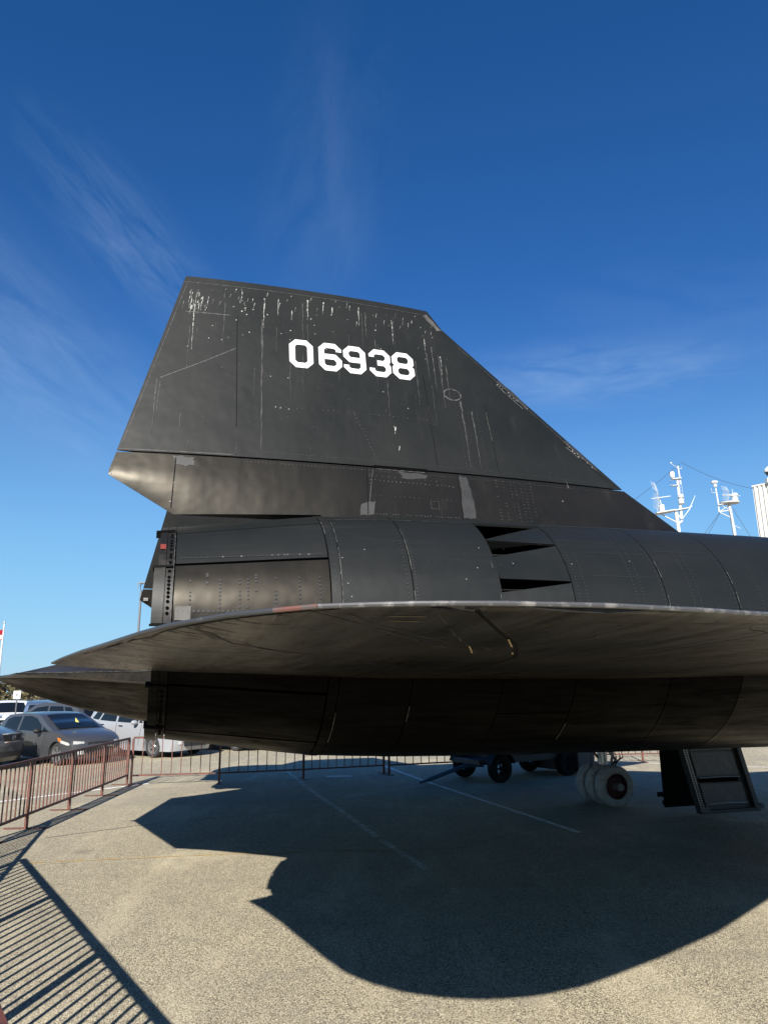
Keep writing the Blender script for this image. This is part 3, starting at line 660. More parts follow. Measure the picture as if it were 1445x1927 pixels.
    for s, z, ln, w in ((-2.27, 5.25, 1.35, .022), (-3.125, 4.52, .55, .016), (-3.10, 4.50, .3, .02), (-2.89, 5.1, .5, .012), (-2.92, 4.2, .18, .015), (-1.3, 5.5, .3, .016), (-.66, 5.2, .5, .018), (-.60, 5.1, .6, .016), (-.54, 5.0, .4, .014), (-.72, 5.1, .3, .012), (-.85, 5.0, .5, .012), (-1.9, 5.5, .5, .012), (-2.6, 5.4, .5, .012), (-.45, 4.6, .7, .02), (-.35, 4.5, .6, .016), (.50, 3.78, .22, .02), (-2.85, 3.95, .1, .012)): drip(s, z, ln, w, bs)
    for i in range(16):
        s = rr.uniform(-2.9, -.4); drip(s, rr.uniform(4.7, 5.5)-max(0, (s+.64)*1.2), rr.uniform(.15, .6), rr.uniform(.004, .009), bs)
    STEP[0] = .12
    finish('bird_droppings', bm, M_DROP, fin)['kind'] = 'stuff'; finish('run_off_streaks', bs, M_STREAK, fin)['kind'] = 'stuff'
    return fin
make_fin(-1); fin_far = make_fin(1)
bm = bmesh.new()
for dz in (0, .03): tube(bm, [(-3.36, 4.04-.0, 3.62+dz), (-3.28, 4.03, 3.62+dz)], .01, 6)
finish('trailing_light', bm, M_STEEL, fin_far)

# ---- outer wings
TE_T = [(5.0, -3.05), (5.12, -3.30), (5.23, -3.53), (5.66, -3.419), (6.03, -3.334), (6.36, -3.272), (6.685, -3.202), (7.01, -3.137), (7.29, -3.075), (7.48, -3.004), (7.64, -2.93), (7.87, -2.77), (8.044, -2.564), (8.15, -2.34), (8.195, -2.13), (8.21, -1.90)]
LE_W = [(5.0, 4.1), (5.3, 3.7), (6.2, 2.35), (6.88, 1.26), (7.52, .12), (7.85, -.66), (8.07, -1.27), (8.18, -1.63), (8.21, -1.89)]
HG_T = [(5.0, -1.32), (6.0, -1.36), (6.92, -1.51), (7.5, -1.80), (8.17, -2.235)]
ZTE = [(5.23, 2.174), (5.66, 2.187), (6.03, 2.187), (6.36, 2.182), (6.69, 2.178), (7.01, 2.172), (7.29, 2.170), (7.48, 2.179), (7.64, 2.189), (7.87, 2.202), (8.04, 2.21), (8.2, 2.209)]
def edge_z(l, s):
    t = min(1, max(0, (s-interp(l, TE_T))/1.2)); return lerp(interp(l, ZTE), interp(s, [(-1.6, 2.207), (-1.28, 2.213), (0, 2.225), (4, 2.24)]), t)
def wing_z(l, s, up):
    te, le = interp(l, TE_T), interp(l, LE_W); c = max(.02, le-te); u = min(1, max(0, (s-te)/c))
    w = max(0, min(1, (8.2-l)/3.0)); b = (4*u*(1-u))**.75
    edge = edge_z(l, s)
    drop = (.012 + .13*w)*b; rise = (.004 + w*interp(s, [(-3.4, 0), (-2.6, .02), (-1.2, .12), (0, .22)]))*b
    return edge + .006 + rise if up else edge - .004 - drop
def wing_block(side, ls, s_lo, s_hi, m, name, parent=None, ns=14, thin=0.0):
    bm = bmesh.new(); rows = []
    for l in ls:
        a, b = s_lo(l), s_hi(l)
        if b-a < .015: b = a+.015
        ss = [a + (b-a)*(.5-.5*cos(pi*i/ns)) for i in range(ns+1)]
        rows.append([Vector((s, side*l, wing_z(l, s, False)+thin)) for s in ss] + [Vector((s, side*l, wing_z(l, s, True)-thin)) for s in reversed(ss)])
    V = grid(bm, rows, close=True)
    for r in (V[0], V[-1]):
        try: bm.faces.new(r)
        except ValueError: pass
    bmesh.ops.remove_doubles(bm, verts=bm.verts, dist=1e-5); bmesh.ops.recalc_face_normals(bm, faces=bm.faces)
    return finish(name, bm, m, parent or jet, angle=25)
def make_wing(side):
    near = side < 0
    ls_all = [5.0, 5.12, 5.23, 5.5, 5.8, 6.04, 6.4, 6.71, 7.0, 7.34, 7.5, 7.65, 7.76, 7.86, 7.95, 8.03, 8.09, 8.14]
    w = wing_block(side, ls_all + [8.17, 8.185, 8.195], lambda l: max(interp(l, HG_T)+.012, interp(l, TE_T)), lambda l: interp(l, LE_W), M_WING, 'outer_wing')
    e = wing_block(side, ls_all, lambda l: interp(l, TE_T), lambda l: interp(l, HG_T)-.004, M_WING, 'elevon', w)
    wing_block(side, ls_all, lambda l: interp(l, HG_T)-.03, lambda l: interp(l, HG_T)+.04, M_SEAM, 'hinge_seal', w, 3, .003)
    # edge strip all round the outline in three lengths with different wear
    edge = [(s, l) for l, s in [(l, interp(l, TE_T)) for l in (5.23, 5.6, 6.04, 6.4, 6.71, 7.0, 7.34, 7.5, 7.65, 7.76, 7.86, 7.95, 8.03, 8.09, 8.14, 8.165, 8.185)]]
    edge += [(-1.90, 8.205)] + [(interp(l, LE_W), l) for l in (8.17, 8.12, 8.07, 7.96, 7.85, 7.68, 7.52, 7.2, 6.88, 6.5, 6.2, 5.7, 5.3)]
    P = [Vector((s, side*(l+.004), edge_z(l, s)+.001)) for s, l in edge]
    def ring(a, b, m):
        bm = bmesh.new(); tube(bm, P[a:b], .0068, 8); finish('edge_strip', bm, m, w)
    ring(0, 12, M_RIMD); ring(11, 13, M_RIMR); ring(12, 19, M_RIM); ring(18, len(P), M_RIM)
    if near:
        pl = lambda s, l: (Vector((s, side*l, wing_z(l, s, False))), Vector((0, 0, -1)))
        STEP[0] = .05
        rr = random.Random(5)
        bm = bmesh.new()
        def crack(pts, w_, wob=.012):
            P_ = []
            for (a, b) in zip(pts, pts[1:]):
                n = max(2, int(math.dist(a, b)/.07))
                for k in range(n): P_.append((lerp(a[0], b[0], k/n)+rr.uniform(-wob, wob), lerp(a[1], b[1], k/n)+rr.uniform(-wob, wob)))
            P_.append(pts[-1]); ph = rr.uniform(0, 9)
            ribbon(bm, pl, P_, w_, .001, lambda t: max(.08, .6+.6*sin(ph+t*23)*sin(ph+t*7.3)))
        _pl = pl
        pl = lambda s, l: _pl(max(s, interp(min(l, 8.12), TE_T)+.02), min(l, 8.12))
        crack([(-2.98, 8.0), (-2.89, 7.74), (-2.79, 7.54), (-2.49, 7.05)], .022)
        crack([(-2.89, 7.72), (-2.62, 7.3), (-2.3, 6.8), (-1.9, 6.3)], .014)
        crack([(-3.30, 6.3), (-3.14, 7.0), (-2.93, 7.6), (-2.81, 7.9), (-2.74, 8.03)], .012)
        crack([(-3.09, 7.4), (-2.88, 7.14), (-2.35, 6.49)], .012)
        crack([(-2.64, 8.05), (-2.4, 7.85), (-1.84, 7.17)], .012)
        crack([(-2.50, 8.0), (-2.01, 7.53), (-1.7, 7.2)], .012)
        crack([(-3.2, 6.6), (-2.9, 6.3), (-2.4, 5.8)], .012); crack([(-3.35, 5.9), (-3.0, 5.75), (-2.2, 5.5)], .012)
        crack([(-3.27, 6.2), (-2.8, 6.0), (-2.3, 5.7)], .010)
        crack([(-1.50, 6.83), (-1.53, 7.47), (-1.72, 8.0)], .008); crack([(-1.45, 6.6), (-.4, 6.9), (.2, 7.2)], .008)
        crack([(-1.9, 8.05), (-1.5, 8.02), (-1.0, 7.93), (-.5, 7.7)], .006, .004)
        crack([(-1.6, 7.6), (-.9, 7.3), (0, 6.9)], .007); crack([(-1.2, 7.9), (-.4, 7.4), (.6, 6.8)], .007)
        for i in range(46):
            t = i/45; s0 = lerp(-3.25, -2.75, t); l0 = interp(s0, [(-3.25, 6.6), (-3.0, 7.45), (-2.75, 8.0)])
            if rr.random() < .7: crack([(s0+rr.uniform(-.03, .03), l0), (s0+rr.uniform(.06, .16), l0-rr.uniform(.02, .10))], .008, .003)
        for i in range(26):
            s0, l0 = rr.uniform(-3.2, -2.2), rr.uniform(5.6, 7.3); crack([(s0, l0), (s0+rr.uniform(.1, .35), l0-rr.uniform(.1, .45))], rr.uniform(.004, .010), .01)
        for i in range(30):
            l0 = rr.uniform(5.6, 7.9); s0 = rr.uniform(interp(l0, TE_T)+.3, min(.9, interp(l0, LE_W)-.4)); crack([(s0, l0), (s0+rr.uniform(.15, .6), l0+rr.uniform(-.12, .02))], rr.uniform(.003, .007), .006)
        for l0 in (7.75, 7.2, 6.5, 5.9):
            for i in range(60):
                s0 = -2.6+i*.055
                if s0 < interp(l0, LE_W)-.15 and rr.random() < .6: crack([(s0, l0+.03*sin(i*.4)), (s0+.028, l0+.03*sin(i*.4))], .006, .001)
        finish('sealant_cracks', bm, M_CRACK, w)['kind'] = 'stuff'
        bm = bmesh.new()
        for i in range(34):
            l0 = rr.uniform(5.6, 7.95); s0 = rr.uniform(interp(l0, TE_T)+.1, min(.9, interp(l0, LE_W)-.3)); crack([(s0, l0), (s0+rr.uniform(.05, .3), l0+rr.uniform(-.03, .03))], rr.uniform(.003, .006), .003)
        crack([(-2.19, 8.12), (-1.93, 7.74)], .004, .002); crack([(-2.3, 8.1), (-1.9, 7.35), (-1.75, 7.1)], .004, .002)
        finish('pale_scratches', bm, M_STREAK, w)['kind'] = 'stuff'
        bm = bmesh.new(); ribbon(bm, pl, [(-1.93, 7.42), (-1.80, 7.14)], .006, .002)
        ribbon(bm, pl, [(-1.90, 7.66), (-1.76, 7.40)], .006, .002); ribbon(bm, pl, [(-1.66, 7.2), (-1.62, 7.12)], .006, .002)
        ribbon(bm, pl, [(-2.40, 8.02), (-2.31, 8.04)], .005, .002); ribbon(bm, pl, [(-2.38, 7.96), (-2.30, 7.97)], .005, .002)
        finish('bare_sealant', bm, M_BRASS, w)['kind'] = 'stuff'
        bm = bmesh.new()
        for l_, dz in ((5.36, 0), (6.1, 0), (6.9, 0)):
            ribbon(bm, pl, [(s/10, l_) for s in range(-18, int(interp(l_, LE_W)*10)-2, 4)], .006, .001)
        for s_ in (-1.0, .1, 1.1): ribbon(bm, pl, [(s_, l_/10) for l_ in range(54, 80, 3) if interp(l_/10, LE_W) > s_+.1], .005, .001)
        finish('panel_seams', bm, M_SEAM, w)['kind'] = 'stuff'
        lt = bmesh.new()
        for s_ in (-2.15, -1.95, -1.45): 
            l_ = 5.5
            while l_ < 8.05: dots(lt, pl, [(s_+rr.uniform(-.02, .02), l_)], .006, h=.001); l_ += .05
        finish('rivets', lt, M_CRACK, w)['kind'] = 'stuff'
        STEP[0] = .12
    return w
make_wing(-1); make_wing(1)

# ---- fuselage, inboard wings and inboard elevons
def loft(bm, secs, n=40):
    rows = []
    for s, zc, rt, rb, w in secs:
        r = []
        for k in range(n):
            a = 2*pi*k/n; c_ = cos(a); s_ = sin(a); rad = rt if s_ > 0 else rb
            base = min(rt, rb) if w > min(rt, rb) else w
            y = (base + (w-base)*abs(c_)**5)*c_ if w > base else w*c_
            r.append((s, y, zc + rad*s_*(1 if w <= base else abs(s_)**.15)))
        rows.append(r)
    V = grid(bm, rows, close=True); bm.faces.new(V[0][::-1]); bm.faces.new(V[-1])
    bmesh.ops.recalc_face_normals(bm, faces=bm.faces)
bm = bmesh.new()
loft(bm, [(-4.86, 2.185, .012, .012, .02), (-4.66, 2.18, .05, .08, .16), (-4.48, 2.18, .09, .17, .30), (-4.15, 2.18, .17, .28, .46), (-3.87, 2.18, .23, .36, .56), (-3.44, 2.19, .32, .46, .66), (-3.06, 2.20, .40, .56, .74), (-2.3, 2.24, .54, .68, .82), (-1.2, 2.28, .66, .76, .88), (0, 2.32, .75, .80, .90), (2, 2.35, .80, .83, .92), (6, 2.38, .82, .84, 1.0), (9, 2.40, .82, .82, 1.35), (12, 2.42, .82, .78, 1.55), (16, 2.45, .80, .72, 1.5), (19, 2.48, .82, .66, 1.3), (22, 2.48, .62, .5, .95), (24.5, 2.46, .3, .26, .45), (26, 2.45, .05, .05, .06)])
finish('fuselage', bm, M_TAIL_BELLY, jet)
bm = bmesh.new(); loft(bm, [(16.5, 3.2, .03, .03, .1), (17.6, 3.2, .28, .2, .42), (18.6, 3.2, .30, .2, .42), (19.8, 3.12, .03, .03, .1)], 20)
finish('canopy', bm, M_GLASSD, jet)
def slab(bm, outline, thick_lo, thick_up, side, sub=None):
    top = [bm.verts.new((s, side*l, zc_+thick_up(s, l))) for s, l, zc_ in outline]
    bot = [bm.verts.new((s, side*l, zc_-thick_lo(s, l))) for s, l, zc_ in outline]
    bm.faces.new(top); bm.faces.new(bot[::-1])
    for i in range(len(top)):
        j = (i+1) % len(top); bm.faces.new((top[i], bot[i], bot[j], top[j]))
    bmesh.ops.recalc_face_normals(bm, faces=bm.faces)
for side in (-1, 1):
    # inboard elevon, thin at its trailing edge and thickening towards the hinge
    bm = bmesh.new(); rows = []
    for u in [i/8 for i in range(9)]:
        r = []
        for k in range(11):
            v = k/10
            te = Vector((lerp(-4.80, -4.20, v), lerp(.05, 2.42, v))); fw = Vector((-2.55, lerp(.05, 3.42, v)))
            if u < .35 and False: pass
            q = te.lerp(fw, u)
            if v == 1: q = Vector((lerp(-4.20, -2.55, u), interp(lerp(-4.20, -2.55, u), [(-4.2, 2.42), (-3.71, 2.66), (-2.98, 3.17), (-2.55, 3.5)])))
            r.append(q)
        rows.append(r)
    th = lambda s: interp(s, [(-4.8, .003), (-4.2, .006), (-3.0, .05), (-2.55, .07)])
    A = grid(bm, [[(q.x, side*q.y, 2.188) for q in r] for r in rows]); B = grid(bm, [[(q.x, side*q.y, 2.188-2*th(q.x)) for q in r] for r in rows])
    def rim(a, b):
        for i in range(len(a)-1): bm.faces.new((a[i], a[i+1], b[i+1], b[i]))
    rim(A[0], B[0]); rim(A[-1], B[-1]); rim([r[0] for r in A], [r[0] for r in B]); rim([r[-1] for r in A], [r[-1] for r in B])
    bmesh.ops.recalc_face_normals(bm, faces=bm.faces)
    ie = finish('inboard_elevon', bm, M_WING, jet, angle=25)
    if side < 0:
        bm = bmesh.new()
        ribbon(bm, lambda s, l: (Vector((s, side*(l+.002), 2.186)), Vector((0, side, -.2))), [(-4.19, 2.43), (-3.71, 2.67), (-2.98, 3.18)], .010, .001, lambda t: .5+.5*abs(sin(t*31)*sin(t*12)))
        finish('edge_chips', bm, M_SCRATCH, ie)
        bm = bmesh.new(); rr = random.Random(2)
        pl = lambda s, l: (Vector((s, side*l, 2.188-2*th(s))), Vector((0, 0, -1)))
        STEP[0] = .05
        for i in range(26):
            s0, l0 = rr.uniform(-4.3, -3.2), rr.uniform(.9, 2.6)
            ribbon(bm, pl, [(s0, l0), (s0+rr.uniform(.2, .7), l0+rr.uniform(-.05, .12))], rr.uniform(.004, .012), .001, lambda t: max(.1, sin(t*3.1)))
        ribbon(bm, pl, [(-4.3, 1.7), (-4.0, 1.5), (-3.7, 1.55), (-3.2, 1.1)], .012, .001)
        STEP[0] = .12
        finish('sealant_cracks', bm, M_CRACK, ie)['kind'] = 'stuff'
    # inboard wing between nacelle and fuselage
    bm = bmesh.new()
    pts = [(-2.54, .5), (-2.54, 3.6), (0, 3.55), (3, 3.55), (5.6, 3.62), (7.4, 2.4), (9.2, 1.2), (9.2, .5), (5, .5), (0, .5)]
    slab(bm, [(s, l, 2.2) for s, l in pts], lambda s, l: interp(s, [(-2.54, .12), (0, .17), (5, .15), (9.2, .03)]), lambda s, l: interp(s, [(-2.54, .02), (0, .2), (5, .15), (9.2, .03)]), side)
    finish('inboard_wing', bm, M_BELLY_SHADE, jet, angle=20)

# ---- main landing gear (port one shows) and its doors
def make_gear(side):
    L0 = side*2.32; s0 = 4.74
    bm = bmesh.new(); tube(bm, [(s0, L0, .42), (s0, L0, 1.25), (s0, L0, 2.1)], [.085, .085, .11], 14)
    tube(bm, [(s0-.02, L0, 1.15), (s0-.75, L0, 2.1)], .045, 8); tube(bm, [(s0+.02, L0, 1.15), (s0+.7, L0-side*.3, 2.1)], .045, 8)
    tube(bm, [(s0+.12, L0, .55), (s0+.22, L0, .85), (s0+.12, L0, 1.15)], .03, 6)
    gl = finish('gear_leg', bm, M_STEEL, jet)
    bm = bmesh.new(); tube(bm, [(s0, L0-.52, .345), (s0, L0+.52, .345)], .06, 14); finish('axle', bm, M_STEEL, gl)
    for k in (-1, 0, 1):
        T = Matrix.Translation((s0, L0+k*.31, .345)) @ Matrix.Rotation(pi/2, 4, 'X')
        bm = bmesh.new()
        prof = [(.215, -.085), (.26, -.105), (.31, -.108), (.335, -.085), (.346, -.05), (.349, -.022), (.342, -.018), (.342, -.012), (.349, -.008), (.349, .008), (.342, .012), (.342, .018), (.349, .022), (.346, .05), (.335, .085), (.31, .108), (.26, .105), (.215, .085), (.205, 0)]
        lathe(bm, prof, 48, T, closed=True); bmesh.ops.recalc_face_normals(bm, faces=bm.faces); finish('tyre', bm, M_TYRE_AIR, gl, angle=50)
        bm = bmesh.new()
        lathe(bm, [(.212, -.075), (.20, -.03), (.12, -.035), (.075, -.05), (.001, -.05)], 36, T); lathe(bm, [(.001, .05), (.075, .05), (.12, .035), (.20, .03), (.212, .075)], 36, T)
        for j in range(8):
            a = 2*pi*j/8; c = T @ Vector((.15*cos(a), .15*sin(a), .032)); tube(bm, [c, c+Vector((0, -.02, 0))], .015, 6)
        bmesh.ops.recalc_face_normals(bm, faces=bm.faces); finish('wheel_rim', bm, M_HUBRED, gl)
    bm = bmesh.new(); lathe(bm, [(.001, .13), (.028, .125), (.04, .10), (.05, .05)], 20, Matrix.Translation((s0, L0-.31, .345)) @ Matrix.Rotation(pi/2, 4, 'X')); finish('axle_cap', bm, M_STEEL, gl)
    for k, (a, b) in enumerate(((.16, .1), (.24, .16), (.30, .02))):
        bm = bmesh.new(); tube(bm, [(s0+.05, L0-.1, 1.12), (s0+a, L0-.14, .98), (s0+a+.05, L0-.12, .80), (s0+b, L0-.08, .62)], .012, 6); finish('hose', bm, M_TYRE, gl)
    for k in (-1, 0, 1):
        bm = bmesh.new(); T = Matrix.Translation((s0, L0+k*.31, .345)) @ Matrix.Rotation(pi/2, 4, 'X'); lathe(bm, [(.14, -.09), (.17, -.09), (.17, -.12), (.14, -.12)], 20, T, closed=True); finish('brake_disc', bm, M_STEEL, gl)
    bm = bmesh.new(); bar(bm, (s0+.10, L0, .95), (s0+.30, L0, .72), .06, .03); bar(bm, (s0+.30, L0, .72), (s0+.09, L0, .50), .06, .03); finish('torque_link', bm, M_STEEL, gl)
    for k in range(4):
        bm = bmesh.new(); tube(bm, [(s0-.09, L0-.08+.04*k, 1.5), (s0-.11-.02*k, L0-.10+.05*k, 1.0), (s0-.14, L0-.2+.13*k, .62), (s0-.06, L0-.3+.2*k, .45)], .008, 5); finish('brake_pipe', bm, M_DKSTEEL if k % 2 else M_STEEL, gl)
    bm = bmesh.new(); box(bm, (s0-.25, L0-.1, 1.0), (.13, .1, .16)); tube(bm, [(s0-.25, L0-.1, .95), (s0-.1, L0, .80)], .02, 6); finish('red_lock_clamp', bm, M_RED, gl)
    return gl
make_gear(1); make_gear(-1)
# door leaf seen from inside: frame, sunk bays, cross webs
bm = bmesh.new(); M_ = None
box(bm, (5.55, .24, .92), (1.0, .03, 1.52)); dr = finish('gear_door', bm, M_DOOR, jet, smooth=False)
for x in (5.045, 6.055):
    bm = bmesh.new(); box(bm, (x, .20, .92), (.075, .12, 1.56)); finish('door_rail', bm, M_DOOR, dr, smooth=False)
bm = bmesh.new(); box(bm, (5.55, .19, .165), (.94, .09, .05)); finish('door_sill', bm, M_DOOR, dr, smooth=False)
for z, h in ((.42, .30), (.86, .36), (1.20, .20)):
    bm = bmesh.new(); box(bm, (5.55, .205, z), (.80, .035, h)); bmesh.ops.bevel(bm, geom=bm.edges[:], offset=.012, segments=2, affect='EDGES'); finish('door_panel', bm, M_DOORP, dr)
bm = bmesh.new(); box(bm, (5.53, .185, .615), (.72, .012, .055)); finish('door_slot', bm, M_VOID, dr, smooth=False)
for z in (.27, .655, 1.07):
    bm = bmesh.new(); tube(bm, [(5.17, .178, z), (5.55, .174, z+.01), (5.93, .178, z)], .009, 6); finish('door_rib', bm, M_STEEL, dr)
bm = bmesh.new(); dots(bm, lambda s, z: (Vector((s, .138, z)), Vector((0, -1, 0))), [(x, .2+.035*i) for x in (5.02, 5.07) for i in range(38)], .007); finish('rivets', bm, M_STEEL, dr)['kind'] = 'stuff'
for x in (5.10, 6.12):
    bm = bmesh.new(); box(bm, (x, .16, .20), (.12, .05, .05)); box(bm, (x+.03, .16, .235), (.05, .04, .04)); finish('door_latch', bm, M_DKSTEEL, dr)
bm = bmesh.new(); box(bm, (5.50, .98, .98), (1.05, .04, 1.70)); box(bm, (5.50, 1.01, .20), (1.07, .03, .06)); box(bm, (4.92, .98, .33), (.12, .03, .07))
finish('gear_door', bm, M_SEAM, jet, smooth=False)
for q in [dr] + list(dr.children):
    for v in q.data.vertices: v.co.x -= .25*(v.co.z-.14)

# ------------------------------------------------------------------ barriers
def barrier(label, pts, H=1.0, group='rusty red crowd barriers fencing off the jet', pick=.142, thick=1.0, post_every=None, feet=True):
    o = Vector((pts[0][0], pts[0][1], 0)); root = empty('crowd_barrier', o, 0, label, 'barrier', group)
    P = [Vector((x, y, 0))-o for x, y in pts]
    def part(nm, bm): 
        c = finish(nm, bm, M_RUST, root, smooth=False); return c
    bm = bmesh.new()
    for a, b in zip(P, P[1:]): bar(bm, a+Vector((0, 0, H)), b+Vector((0, 0, H)), .042*thick, .042)
    part('top_rail', bm)
    bm = bmesh.new()
    for a, b in zip(P, P[1:]): bar(bm, a+Vector((0, 0, .21)), b+Vector((0, 0, .21)), .034, .034)
    part('bottom_rail', bm)
    pm = pk = fm = None
    for i, p in enumerate(P):
        d = (P[min(i+1, len(P)-1)]-P[max(i-1, 0)]).normalized(); ang = math.atan2(d.y, d.x)
        if pm is None:
            bm = bmesh.new(); box(bm, (0, 0, (H-.022)/2+.004), (.045*thick, .045*thick, H-.022-.008)); c = part('post', bm); pm = c.data
        else:
            c = bpy.data.objects.new('post', pm); COL.objects.link(c); c.parent = root
        c.location = p; c.rotation_euler = (0, 0, ang)
        if feet:
            if fm is None:
                bm = bmesh.new(); box(bm, (0, 0, .012), (.045, .66, .016)); c = part('foot', bm); fm = c.data
            else:
                c = bpy.data.objects.new('foot', fm); COL.objects.link(c); c.parent = root
            c.location = p; c.rotation_euler = (0, 0, ang)
    for a, b in zip(P, P[1:]):
        n = round((b-a).length/pick)
        for k in range(1, n):
            if pk is None:
                bm = bmesh.new(); box(bm, (0, 0, (H+.21)/2), (.017*thick, .017*thick, H-.21-.04)); c = part('baluster', bm); pk = c.data
            else:
                c = bpy.data.objects.new('baluster', pk); COL.objects.link(c); c.parent = root
            c.location = a.lerp(b, k/n); d = b-a; c.rotation_euler = (random.uniform(-.006, .006), random.uniform(-.006, .006), math.atan2(d.y, d.x))
    return root
barrier('rusty red barrier running away along the left edge in front of the grey hatchback', [(-5.46, 10.2), (-5.55, 11.94), (-5.64, 13.7), (-5.73, 15.47), (-5.83, 17.2)], 1.0)
barrier('rusty barrier beyond the tail, crossing in front of the silver car wheel', [(-5.70, 17.08), (-3.81, 17.4), (-1.96, 17.95), (-.08, 18.69)], 1.02, pick=.205)
barrier('barrier seen low beneath the middle of the jet engine, reaching the blue tow cart', [(.05, 18.70), (1.85, 19.35), (3.7, 20.0), (5.2, 20.75)], 1.02, pick=.205)
barrier('barrier half hidden behind the landing gear, only its post foot showing right of the wheels', [(5.25, 20.8), (7.0, 20.9), (8.9, 20.9)], 1.02, pick=.205)
barrier('barrier just outside the left edge casting its slanted shadow on the asphalt', [(-4.5, 6.9), (-5.08, 8.85), (-5.66, 10.8)], 1.0)
barrier('nearest barrier, its dark red rail just poking into the bottom left corner', [(-4.86, 7.78), (-3.72, 6.09), (-2.58, 4.40), (-1.44, 2.71), (-.82, 1.80)], 1.22, thick=1.35, pick=.16)

# ------------------------------------------------------------------ tow cart under the jet
def wheel_mesh(r, w, name='wheel', spokes=5, rimr=.66):
    """returns tyre bmesh and rim bmesh, axis along Y, outer face at -Y"""
    T = Matrix.Rotation(pi/2, 4, 'X')
    bt = bmesh.new(); h = w/2
    lathe(bt, [(r*rimr, -h*.85), (r*.80, -h), (r*.94, -h*.92), (r, -h*.6), (r, h*.6), (r*.94, h*.92), (r*.80, h), (r*rimr, h*.85), (r*rimr*.96, 0)], 32, T, closed=True)
    bmesh.ops.recalc_face_normals(bt, faces=bt.faces)
    br = bmesh.new(); R = r*rimr
    for sgn in (1,):
        lathe(br, [(R*1.01, h*.86), (R*.93, h*.80), (R*.90, h*.35), (R*.90, -h*.8)], 32, T)
        lathe(br, [(.001, h*.62), (R*.20, h*.62), (R*.26, h*.5), (R*.26, h*.2)], 20, T)
        for k in range(spokes):
            for dd in (-.13, .13):
                a = 2*pi*k/spokes + dd*(5/spokes)
                p0 = T @ Vector((R*.18*cos(a-dd*.3), R*.18*sin(a-dd*.3), h*.52)); p1 = T @ Vector((R*.93*cos(a), R*.93*sin(a), h*.68))
                bar(br, p0, p1, R*.13, R*.10, up=(0, 1, 0))
    return bt, br
M_RIMSIL = mat('alloy wheel', (0.55, 0.55, 0.55), 0.3, 0.85)
M_BRAKE = mat('dark brake disc', (0.04, 0.04, 0.04), 0.6)
cart = empty('tow_cart', (2.15, 17.4, 0), math.atan2(-.54, -.84), 'dark blue ground support cart with rubber tyres standing in the shade under the jet', 'cart')
def cpart(nm, bm, m=M_BLUE, smooth=False): return finish(nm, bm, m, cart, smooth=smooth)
bm = bmesh.new(); box(bm, (-1.2, 0, .78), (2.3, 1.2, .80)); bmesh.ops.bevel(bm, geom=bm.edges[:], offset=.03, segments=2, affect='EDGES'); cpart('body', bm, smooth=True)
bm = bmesh.new(); box(bm, (-1.0, 0, .42), (2.9, .9, .09)); cpart('chassis', bm, M_DKSTEEL)
for k in range(4):
    bm = bmesh.new(); box(bm, (-.35-k*.55, .605, .82), (.50, .02, .58)); bmesh.ops.bevel(bm, geom=bm.edges[:], offset=.008, segments=1, affect='EDGES'); cpart('side_panel', bm)
bt, br = wheel_mesh(.29, .21, spokes=6, rimr=.55); wm = None
for x in (0, -2.05):
    for y in (.62, -.62):
        if wm is None:
            a = finish('wheel', bt, M_TYREC, cart); b = finish('rim', br, M_TYREC, a); wm = (a.data, b.data)
        else:
            a = bpy.data.objects.new('wheel', wm[0]); COL.objects.link(a); a.parent = cart
            b = bpy.data.objects.new('rim', wm[1]); COL.objects.link(b); b.parent = a
        a.location = (x, y, .29); a.rotation_euler = (0, 0, pi if y > 0 else 0)
for y in (.62, -.62):
    bm = bmesh.new(); r_ = .36
    rows = [[(r_*cos(t), y+dy_, .29+r_*sin(t)) for t in [pi*(.08+.84*i/10) for i in range(11)]] for dy_ in (-.13, .13)]
    grid(bm, rows); bmesh.ops.solidify(bm, geom=bm.faces[:], thickness=.012); cpart('mudguard', bm)
bm = bmesh.new(); tube(bm, [(.1, .2, .32), (.45, 0, .34), (1.5, .0, .10)], [.03, .045, .045], 8); tube(bm, [(.1, -.2, .32), (.45, 0, .34)], .03, 8)
tube(bm, [(1.5, 0, .10), (1.72, .0, .06)], .028, 8); cpart('tow_bar', bm, M_TOWBLUE, True)
bm = bmesh.new(); box(bm, (-2.55, .1, .50), (.55, 1.4, .86)); cpart('rear_box', bm, M_DKSTEEL)

